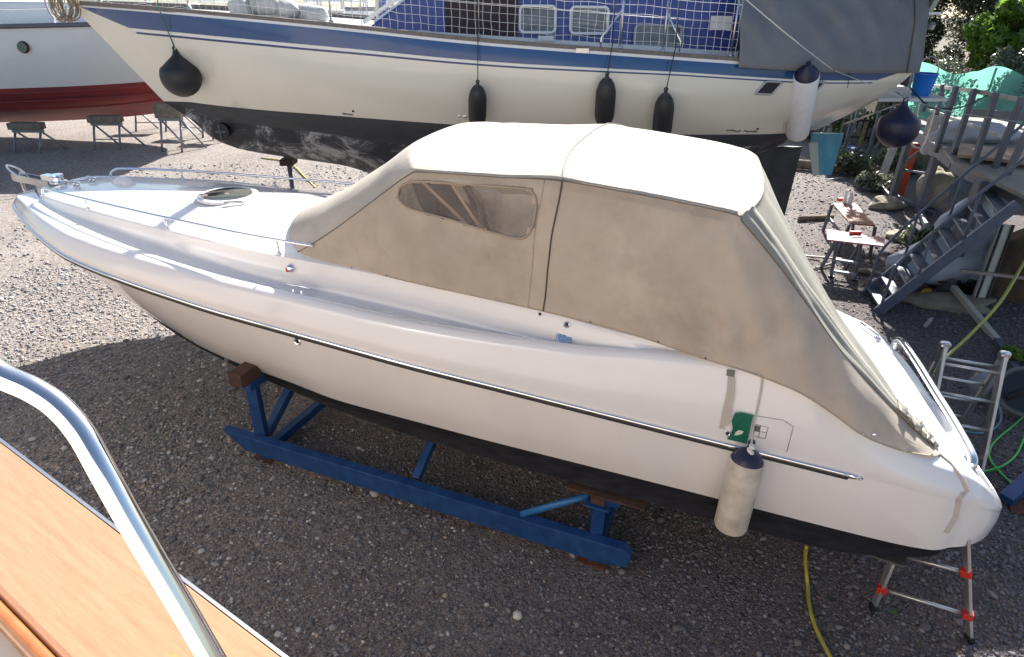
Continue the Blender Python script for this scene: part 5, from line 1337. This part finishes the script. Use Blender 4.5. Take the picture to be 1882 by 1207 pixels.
o=MB().beam(aty(1722,212,13.6),aty(1708,250,13.4),.26,.06).build('folded_chair',mat('folded_cloth',(.48,.42,.36),.8,var=.2)); bevel(o,.02); tag(o,'tan folded cushion tied upright on the platform corner railing','cushion')
# orange-red post
a=atz(1650,362,0); b=aty(1682,262,a[1]); o=MB().beam(a,(b[0],a[1],b[2]),.17,.17).build('orange_post',mat('orange_paint',(.50,.06,.02),.6,var=.25,vscale=5)); bevel(o,.01); tag(o,'orange-red post standing behind the grey platform leg','post')
# stair
stair=thing('steel_stair',atz(1600,560,0),'blue-grey steel stair with handrails leading up to the platform','stair')
nb=atz(1612,574,0); nt_=aty(1872,374,0+nb[1]+1.5); 
NBt=atz(1872,374,ZP-.05); FB=atz(1588,541,0); FT=atz(1838,332,ZP-.05)
sg_=mat('stair_grey',(.10,.12,.165),.45,var=.3,vscale=6,bump=.1)
bar('stringer',nb,NBt,.05,.17,sg_,stair); bar('stringer',FB,FT,.05,.17,sg_,stair)
for k in range(9):
    t=(k+.6)/9.4; a=lerp(nb,NBt,t);b=lerp(FB,FT,t); z=(a[2]+b[2])/2; a[2]=b[2]=z
    bar('step',a,b,.20,.03,sg_,stair)
def hand(base,top,pbase,ptop,hh=.85):
    a=base+np.array([0,0,hh*.75]); b=top+U*hh
    m=MB(); pts=catmull([base+lerp([0,0,0],top-base,.02),base+np.array([0,0,.45])+ (top-base)*.03,a+(top-base)*.08+U*.12,lerp(base,top,.5)+U*hh,b,lerp(base,top,1.15)+U*(hh+.1)],6)
    m.tube(pts,.024,8); m.build('handrail',sg_,stair,True)
    for t in(.30,.62): MB().tube([lerp(base,top,t),lerp(base,top,t)+U*hh*.97],.02,8).build('baluster',sg_,stair,True)
hand(nb,NBt,None,None); hand(FB,FT,None,None)
# stuff stored below the stair
whitebag=mat('white_wrap',(.42,.46,.54),.55,bump=.9,bscale=5,var=.2)
q=atz(1735,505,.35); cover('wrapped_bundle',(q[0],q[1]+.3,.45),(.85,.35,.42),whitebag,'pale blue-white wrapped bundle stored under the stair','bundle',6)
q=atz(1775,470,.7); cover('wrapped_bundle',(q[0]+.2,q[1]+.5,.9),(.5,.3,.6),whitebag,'pale sheeting leaning upright behind the upper steps','bundle',9)
q=atz(1672,496,.05); cover('sack',(q[0],q[1],.10),(.25,.2,.10),whitebag,'small white sack on the ground under the lower steps','sack',8)
tanm=mat('tan_sheet',(.28,.24,.18),.9,bump=.8,bscale=6,var=.35)
q=atz(1740,560,0); cover('sheeting',(q[0],q[1],.06),(.75,.35,.12),tanm,'dirty tan sheeting heaped on the ground at the stair foot','sheeting',10)
q=atz(1860,560,0); cover('mud_heap',(q[0]+.75,q[1]+.4,.45),(.8,.7,.95),mat('earth_wrap',(.20,.15,.10),.85,bump=.6,bscale=5,var=.4),'tall brown earth-covered mound at the right edge','mound',12)
# white garden-chair pile
def aluprofile():
    a=atz(1796,562,0); b=aty(1850,412,a[1]+.35)
    t=thing('aluminium_profile',a,'long flat aluminium profile leaning upright beside the stair','aluminium profile')
    d=(b-a)/np.linalg.norm(b-a)
    for k,w_,mm in((0,.26,mat('alu_dull',(.45,.43,.38),.5,.4,var=.15)),(1,.03,dark),(-1,.03,dark)):
        MB().beam(a+np.array([k*.09,-.03 if k else 0,0]),b+np.array([k*.09,-.03 if k else 0,0]),w_,.05,(0,1,0)).build('panel' if k==0 else 'groove',mm,t)
aluprofile()
wc=mat('white_plastic',(.62,.62,.62),.45,var=.2)
q=atz(1800,520,0)
t=thing('plastic_chair',(q[0]+.1,q[1]+.35,0),'white plastic chair stacked behind the leaning aluminium profile','chair')
cx,cy_=q[0]+.1,q[1]+.35
MB().box((cx,cy_,.42),(.45,.42,.04)).build('seat',wc,t); MB().box((cx,cy_+.22,.68),(.45,.04,.48)).build('backrest',wc,t)
for sx in(-.19,.19):
    for sy in(-.18,.18): MB().beam((cx+sx,cy_+sy,0),(cx+sx*.95,cy_+sy*.95,.42),.04,.04).build('leg',wc,t)
o=MB().beam(atz(1765,497,.75),atz(1900,512,.75),.05,.05).build('steel_tube',steel); tag(o,'thin steel tube lying behind the leaning aluminium profile','tube')
t=thing('gas_burner',atz(1776,540,0),'dark round drum with a black rim on the ground behind the stair','drum'); q=atz(1776,540,0)
MB().lathe((q[0],q[1],0),(0,0,1),[(0,.16),(.2,.18),(.22,.19),(.22,.15),(.16,.14)],20).build('drum_body',black,t,auto=40)
for k,(a_,b_,lb) in enumerate((((1632,548),(1700,520),'short brown plank leaning under the middle steps'),((1700,512),(1740,520),'reddish plank under the stair, behind the tan sheeting'))):
    o=MB().beam(atz(*a_,.1),atz(*b_,.25),.10,.035).build('plank',woodblk); tag(o,lb,'plank')
q=atz(1700,548,0); cover('yellow_lump',(q[0],q[1],.08),(.12,.09,.09),mat('yellow_plastic',(.45,.28,.03),.5),'small yellow lump of plastic under the stair','plastic bag',13)
# white wooden leg crossing, lower right of stair, long pole, hose
a=atz(1752,528,.28); b=atz(1832,625,.02)
sil=mat('silver_wood',(.45,.43,.36),.7,bump=.2,var=.2)
o=MB().beam(a,b,.09,.09).build('timber_rail',sil); bevel(o,.005); tag(o,'pale square timber lying from the platform leg towards the ladder','timber')
o=MB().beam(b,atz(1880,700,.02),.09,.09).build('timber_rail',grey); bevel(o,.005); tag(o,'dark grey square bar continuing the pale timber behind the ladder','steel bar')
hp_=catmull([atz(1900,448,1.1),atz(1845,545,.75),atz(1790,608,.4),atz(1735,660,.15),atz(1700,700,.03)],8)
o=MB().tube(hp_,.022,8).build('hose',mat('hose_olive',(.42,.42,.10),.5),None,True); tag(o,'yellow-green hose sagging from the right edge to the ladder','hose')
# logs and rubble along the bank
logm=mat('log',(.22,.17,.12),.9,bump=.5,var=.4,vscale=5)
for k,(a_,b_,r_,lb) in enumerate((((1455,300),(1640,316),.14,'long log lying behind the blue rudder'),((1468,402),(1530,398),.06,'short branch on the ground left of the trestle table'))):
    o=MB().tube([atz(*a_,r_),atz(*b_,r_)],r_,10).build('log',logm,None,True); tag(o,lb,'log')
stm=mat('stone_block',(.34,.29,.22),.9,bump=.5,var=.3,vscale=5)
for k,(px,py,sz,lb) in enumerate(((1627,382,(.40,.3,.17),'large tan stone at the foot of the first platform post'),(1597,340,(.28,.2,.16),'tan stone behind the long grey brace'),(1655,440,(.3,.25,.12),'flat stone under the second platform post'))):
    q=atz(px,py,0); o=MB().rock((q[0],q[1],sz[2]*.6),sz,3,k+3).build('stone',stm,None,False); tag(o,lb,'stone')
# concrete wall fragments and junk in the shade
conc=mat('rough_concrete',(.30,.28,.22),.9,bump=.7,bscale=7,col2=(.16,.15,.08),vscale=2)
q=atz(1700,395,0); cover('sandbag_pile',(q[0]+.4,q[1]+.6,.5),(.34,.3,.5),conc,'mossy concrete lump behind the second platform post','concrete lump',15)
q=atz(1648,330,0)
for k,(px,py,c,lb) in enumerate(((1632,285,(.45,.33,.15),'yellow wooden board leaning behind the first platform post'),(1618,300,(.5,.48,.42),'pale board leaning beside the yellow one'))):
    a=atz(px,py+30,0); o=MB().beam(a,a+np.array([.25,.2,1.0]),.22,.05,(0,1,0)).build('board',mat('board_%s'%'yp'[k],c,.8,var=.3)); tag(o,lb,'board')
q=atz(1565,305,0); o=MB().lathe((q[0],q[1]+.2,0),(0,0,1),[(0,.18),(.3,.2),(.5,.2),(.55,.12)],18).build('blue_can',mat('can_blue',(.02,.10,.35),.5),None,auto=40); tag(o,'blue plastic can beside the log behind the rudder','can')
for k,px in enumerate((1506,1548,1592)):
    a=atz(px,283+k*8,0); o=MB().beam(a,a+np.array([.05,.1,1.5]),.08,.08).build('steel_post',grey); tag(o,['leftmost slim grey post behind the blue rudder','middle slim grey post behind the log','rightmost slim grey post behind the log, by the weeds'][k],'post')

# old palings and odds and ends in the gap behind the rudder
t=thing('paling_fence',(8.2,21.4,0),'broken row of weathered palings behind the log, in the gap beyond the blue rudder','fence')
r_=np.random.default_rng(5); cols=[mat('paling_%s'%n,c,.85,var=.4,vscale=9) for n,c in (('pale',(.42,.40,.36)),('grey',(.17,.16,.15)),('dark',(.07,.06,.05)),('ochre',(.38,.28,.14)))]
for k in range(22):
    px=1488+k*9+r_.uniform(-3,3); a=atz(px,268+r_.uniform(-4,6),0); h=r_.uniform(.5,1.5); o=MB().beam(a,a+np.array([r_.uniform(-.25,.25),r_.uniform(-.1,.2),h]),r_.uniform(.05,.14),.03).build('paling',cols[int(r_.choice(4,p=[.35,.3,.2,.15]))],t)
for z in (.35,.9): MB().beam(atz(1485,268,0)+U*z,atz(1690,275,0)+U*z,.06,.05).build('rail',cols[2],t)
for k,(px,py,ln,a_,lb) in enumerate(((1520,330,.5,.3,'short stick on the gravel below the blue rudder'),(1588,470,.4,1.2,'splinter of timber beside the workbench'),(1480,470,.7,-.3,'pale driftwood stick left of the workbench'),(1500,492,.5,.5,'second pale stick left of the workbench feet'),(1700,600,.35,.8,'brown twig on the ground near the stair foot'))):
    a=atz(px,py,.03); o=MB().beam(a,a+np.array([math.cos(a_)*ln,math.sin(a_)*ln,.02]),.05,.03).build('stick',cols[k%2]); tag(o,lb,'stick')
for k,(px,py,c,sz,lb) in enumerate(((1668,505,(.35,.36,.4),.22,'grey crumpled rag on the ground before the lower steps'),(1590,500,(.2,.17,.13),.16,'brown clod beside the workbench foot'),(1640,540,(.25,.22,.18),.2,'flattened cardboard near the lowest step'))):
    q=atz(px,py,.02); cover('debris',(q[0],q[1],.04),(sz,sz*.7,.05),mat('debris_%s'%['rag','clod','card'][k],c,.9,bump=.5,var=.3),lb,'debris',30+k)
for k,(px,py,sc_) in enumerate(((1500,262,.9),(1560,262,1.1),(1625,268,1.0))):
    q=atz(px,py,0); tree(q[0],q[1]+.8,0,1.7*sc_,.9,[lf_olive,lf_fig,lf_dark][k],1500,.09,['pale scrub at the left end of the palings','bright green scrub behind the middle palings','dark scrub at the right end of the palings'][k],'bush',seed=50+k)
# ------------------------------------------------------------ trestle bench with brown board, and workbench with pink board
def bench():
    ft=[atz(1523,408,0),atz(1600,440,0)]
    t=thing('work_trestle',ft[0],'folding trestle carrying a brown paint-stained board with bottles','trestle table')
    zb=.62; C=[atz(1530,374,zb),atz(1572,374,zb),atz(1609,415,zb),atz(1562,411,zb)]
    prism(C,.03,U,'board',mat('brown_board',(.30,.10,.05),.6,var=.3,vscale=9),t)
    lab=[lerp(lerp(C[0],C[1],.25),lerp(C[3],C[2],.25),s) for s in(.2,.5)]+[lerp(lerp(C[0],C[1],.75),lerp(C[3],C[2],.75),s) for s in(.5,.2)]
    lab=[p+U*.018 for p in lab]; o=MB().tube(lab+[lab[0]],.02,4,False).build('paint_outline',mat('paint_white',(.6,.6,.58),.7),t)
    for c,dx in ((C[0],-.06),(C[1],.1),(C[2],.06),(C[3],-.1)):
        MB().beam(c*[1,1,0]+[dx,0,0],c-[0,0,.02],.05,.05).build('leg',grey,t)
    MB().beam(lerp(C[0],C[3],.05)*[1,1,0]+U*.3,lerp(C[0],C[3],.95)*[1,1,0]+U*.3,.03,.05).build('stretcher',grey,t)
    for k,(px,py) in enumerate(((1553,372),(1561,375))):
        q=atz(px,py,zb+.02); o=MB().lathe(q,(0,0,1),[(0,.05),(.14,.05),(.20,.03),(.24,.018),(.28,.018)],14).build('spray_bottle',mat('bottle_white',(.65,.65,.66),.4),None,auto=50); tag(o,['left white bottle on the brown board','right white bottle on the brown board'][k],'bottle')
    q=atz(1545,366,zb+.05); o=MB().box(q,(.12,.08,.07)).build('red_tin',mat('red_plastic',(.5,.03,.03),.4)); tag(o,'small red tin behind the bottles on the brown board','tin')
bench()
def workbench():
    zb=.72; C=[atz(1519,422,zb),atz(1626,438,zb),atz(1624,453,zb),atz(1520,441,zb)]
    t=thing('workbench',C[0]*[1,1,0],'folding workbench with a long pink board on top','workbench')
    prism(C,.03,U,'board',mat('pink_board',(.42,.17,.19),.55,var=.15,vscale=6),t)
    L_=lerp(C[0],C[3],.5);R_=lerp(C[1],C[2],.5)
    for s_ in(.2,.62):
        p=lerp(L_,R_,s_)-U*.03
        for dy in(-.22,.22): MB().beam(p,p*[1,1,0]+[-.05,dy,0],.05,.05).build('leg',grey,t)
        MB().box(p*[1,1,0]+U*.02+[-.05,-.22,0],(.09,.08,.03)).build('foot',black,t)
    for z,dy in((.12,-.2),(.32,-.14)): MB().beam(lerp(L_,R_,.2)*[1,1,0]+[-.04,dy,z],lerp(L_,R_,.62)*[1,1,0]+[-.04,dy,z],.06,.04).build('stretcher',mat('pale_grey',(.26,.28,.32),.5),t)
    q=atz(1572,428,zb+.05); o=MB().box(q,(.2,.07,.07)).build('red_clamp',mat('red_plastic',(.5,.03,.03),.4)); bevel(o,.01); tag(o,'small red tool lying on the pink board','tool')
    q=atz(1574,435,zb+.02); o=MB().rock(q,(.12,.04,.015),2,2).build('wood_offcut',sil); tag(o,'wood offcut in front of the red tool on the pink board','offcut')
workbench()

# ------------------------------------------------------------ folding aluminium ladder
def fladder():
    t=thing('folding_ladder',atz(1805,880,0),'grey multi-position aluminium ladder standing open beside the stern rail','ladder')
    # near frame: stiles from hinges down toward camera
    hL=atz(1736,634,1.45);hR=atz(1846,652,1.45)
    Dn=np.array([.12,-1.0,0]); Df=np.array([-.55,.60,0]); Wd=(hR-hL); 
    nL=atz(1725,815,.0); nR=atz(1800,885,.0)
    fL=atz(1640,716,0); fR=atz(1742,815,0)
    # feet from the picture
    nR=atz(1793,905,0); nL=nR-Wd*1.02
    fR=atz(1752,800,0); fL=fR-Wd*1.0
    for a,b in((hL,nL),(hR,nR),(hL,fL),(hR,fR)): 
        o=MB().beam(a,b,.035,.08).build('stile',alu,t); bevel(o,.004,1)
    for s_ in np.linspace(.13,.95,5):
        MB().tube([lerp(hL,nL,s_),lerp(hR,nR,s_)],.018,8).build('rung',alu,t,True)
        MB().tube([lerp(hL,fL,s_),lerp(hR,fR,s_)],.018,8).build('rung',alu,t,True)
    for h_ in(hL,hR): 
        o=MB().lathe(h_-[.05,0,0],(1,0,0),[(0,.03),(.02,.042),(.08,.042),(.10,.03)],8).beam(h_+[0,0,.03],h_-[0,0,.2],.055,.08).build('hinge',steel,t,auto=40)
fladder()
# step ladder with red joints at the stern
def sladder():
    fL=atz(1605,1115,.03);fR=atz(1782,1172,.03); top=.82
    t=thing('step_ladder',(fL+fR)/2*[1,1,0],'aluminium step ladder with red joints and black feet under the stern','ladder')
    tL=atz(1655,1010,.78); tR=atz(1775,985,1.05); tR=aty(1776,990,fR[1]+.1)
    tL=aty(1653,1000,fL[1]+.1); lift=np.array([0,.35,0])
    redj=mat('red_joint',(.55,.03,.02),.4)
    tL=tL+(tL-fL)*.3; tR=tR+(tR-fR)*.3
    for a,b in((fL,tL),(fR,tR)):
        o=MB().beam(a,b,.06,.028,(1,0,0)).build('stile',alu,t); bevel(o,.003,1); d=(b-a)/np.linalg.norm(b-a); o=MB().beam(a-d*.05,a+d*.03,.075,.045,(1,0,0)).build('foot',dark,t); bevel(o,.008)
    def onl(a,b,y):
        best=min(np.linspace(0,1,200),key=lambda s:abs(proj(lerp(a,b,s))[1]-y)); return lerp(a,b,best)
    for yl,yr in((1082,1131),(1019,1052)):
        a=onl(fL,tL,yl);b=onl(fR,tR,yr); MB().tube([a,b],.016,10).build('rung',alu,t,True)
        d=(b-a)/np.linalg.norm(b-a)
        for p,s_ in((a,1),(b,-1)): o=MB().beam(p-d*.03*s_,p+d*.045*s_,.065,.065).build('joint',redj,t); bevel(o,.008)
sladder()
# hoses, drum and the blue stand at lower right
def groundline(pts,r,m,label,name='hose',cat='hose'):
    o=MB().tube(catmull([atz(x,y,z) for x,y,z in pts],8),r,8).build(name,m,None,True); tag(o,label,cat); return o
gh=mat('hose_green',(.03,.42,.06),.35)
groundline([(1900,745,.03),(1870,775,.03),(1825,815,.03),(1820,845,.04),(1850,880,.03),(1872,897,.03),(1900,905,.03)],.013,gh,'bright green hose curling on the gravel behind the ladder')
groundline([(1790,870,.03),(1838,858,.05),(1868,835,.03),(1885,800,.03),(1905,790,.03)],.013,gh,'second loop of green hose crossing over the first')
groundline([(1762,790,.03),(1800,796,.03),(1830,785,.03),(1840,765,.1),(1832,735,.2)],.012,mat('hose_blue',(.12,.22,.28),.5),'thin blue-grey cable behind the ladder rungs','cable','cable')
groundline([(1482,1004,.55),(1480,1030,.25),(1484,1070,.03),(1487,1110,.03),(1500,1155,.03),(1530,1215,.03)],.016,mat('hose_yellow2',(.48,.42,.05),.5,var=.3,vscale=9),'yellow hose hanging from the stern and running over the gravel')
q=atz(1862,760,0); t=thing('hose_drum',(q[0],q[1],0),'black round ventilator drum with an orange mark at the right edge','drum')
ax_=np.array([-.35,-.75,.55]); c_q=np.array([q[0]+.02,q[1],.33])
MB().lathe(c_q,ax_,[(-.12,.26),(0,.30),(.03,.31),(.04,.29),(.03,.27),(.0,.26)],32).build('drum_rim',mat('drum_rim',(.12,.12,.12),.5),t,auto=40)
MB().lathe(c_q,ax_,[(-.1,.2),(.015,.25)],28).build('drum_face',black,t)
MB().lathe(c_q+ax_*.05+[.1,0,0],ax_,[(0,.03),(.02,.03)],12).build('drum_button',mat('orange_mark',(.7,.12,.02),.4),t)
MB().beam(c_q+ax_*.06+[-.2,0,-.1],c_q+ax_*.06+[.25,0,.12],.05,.05).build('drum_handle',black,t)
cover('grey_shell',tuple(np.array([q[0]-.33,q[1]+.25,.22])),(.16,.12,.22),mat('grey_plastic',(.20,.21,.23),.5),'grey plastic shell standing left of the ventilator drum','plastic shell',21)
t=thing('blue_stand',atz(1860,920,0),'blue painted steel stand foot at the right edge','stand')
bar('foot_beam',atz(1848,918,.06),atz(1930,845,.30),.13,.10,blue,t); bar('leg',atz(1915,880,.10),atz(1915,880,.10)+U*.9,.1,.1,blue,t); bar('base_plate',atz(1852,928,.012),atz(1890,935,.012),.2,.015,rust,t)
# scattered leaf litter and twigs over the yard
V=[];F=[];r_=np.random.default_rng(11)
for k in range(420):
    x,y=(r_.uniform(-8,9),r_.uniform(2.8,14)) if k<260 else (r_.uniform(4,10),r_.uniform(6,14)); a=r_.uniform(0,6.28); L_=r_.uniform(.015,.045); w_=L_*r_.uniform(.12,.5); z=gz(x,y)+.03
    d=np.array([math.cos(a),math.sin(a),r_.uniform(-.2,.2)]); e=np.array([-math.sin(a),math.cos(a),r_.uniform(-.3,.3)]); c=np.array([x,y,z]); i=len(V)
    V+=[c-d*L_,c+e*w_,c+d*L_,c-e*w_]; F.append((i,i+1,i+2,i+3))
o=mesh('leaf_litter',V,F,mat('litter',(.10,.065,.035),.8,col2=(.05,.06,.02),vscale=3)); tag(o,'scattered dead leaves and twigs over the gravel','leaf litter',kind='stuff')
# fallen leaves and stray stones
lm=mat('fallen_leaf',(.05,.11,.025),.6)
for k,(px,py,lb) in enumerate(((1643,1124,'small bright green leaf on the gravel between the step ladder feet'),(1528,1100,'dark leaf on the gravel right of the yellow hose'),(1820,1115,'dark leaf on the gravel right of the step ladder'))):
    c=atz(px,py,.035); a=k*1.1; V=[c+np.array([math.cos(q+a)*.045*(1 if i%2 else .6),math.sin(q+a)*.035*(1 if i%2 else .6),.006*math.sin(q*2)]) for i,q in enumerate(np.linspace(0,6.283,10)[:-1])]
    o=mesh('leaf',V,[tuple(range(9))],lm if k==0 else mat('leaf_dull',(.03,.05,.025),.7)); tag(o,lb,'leaf')
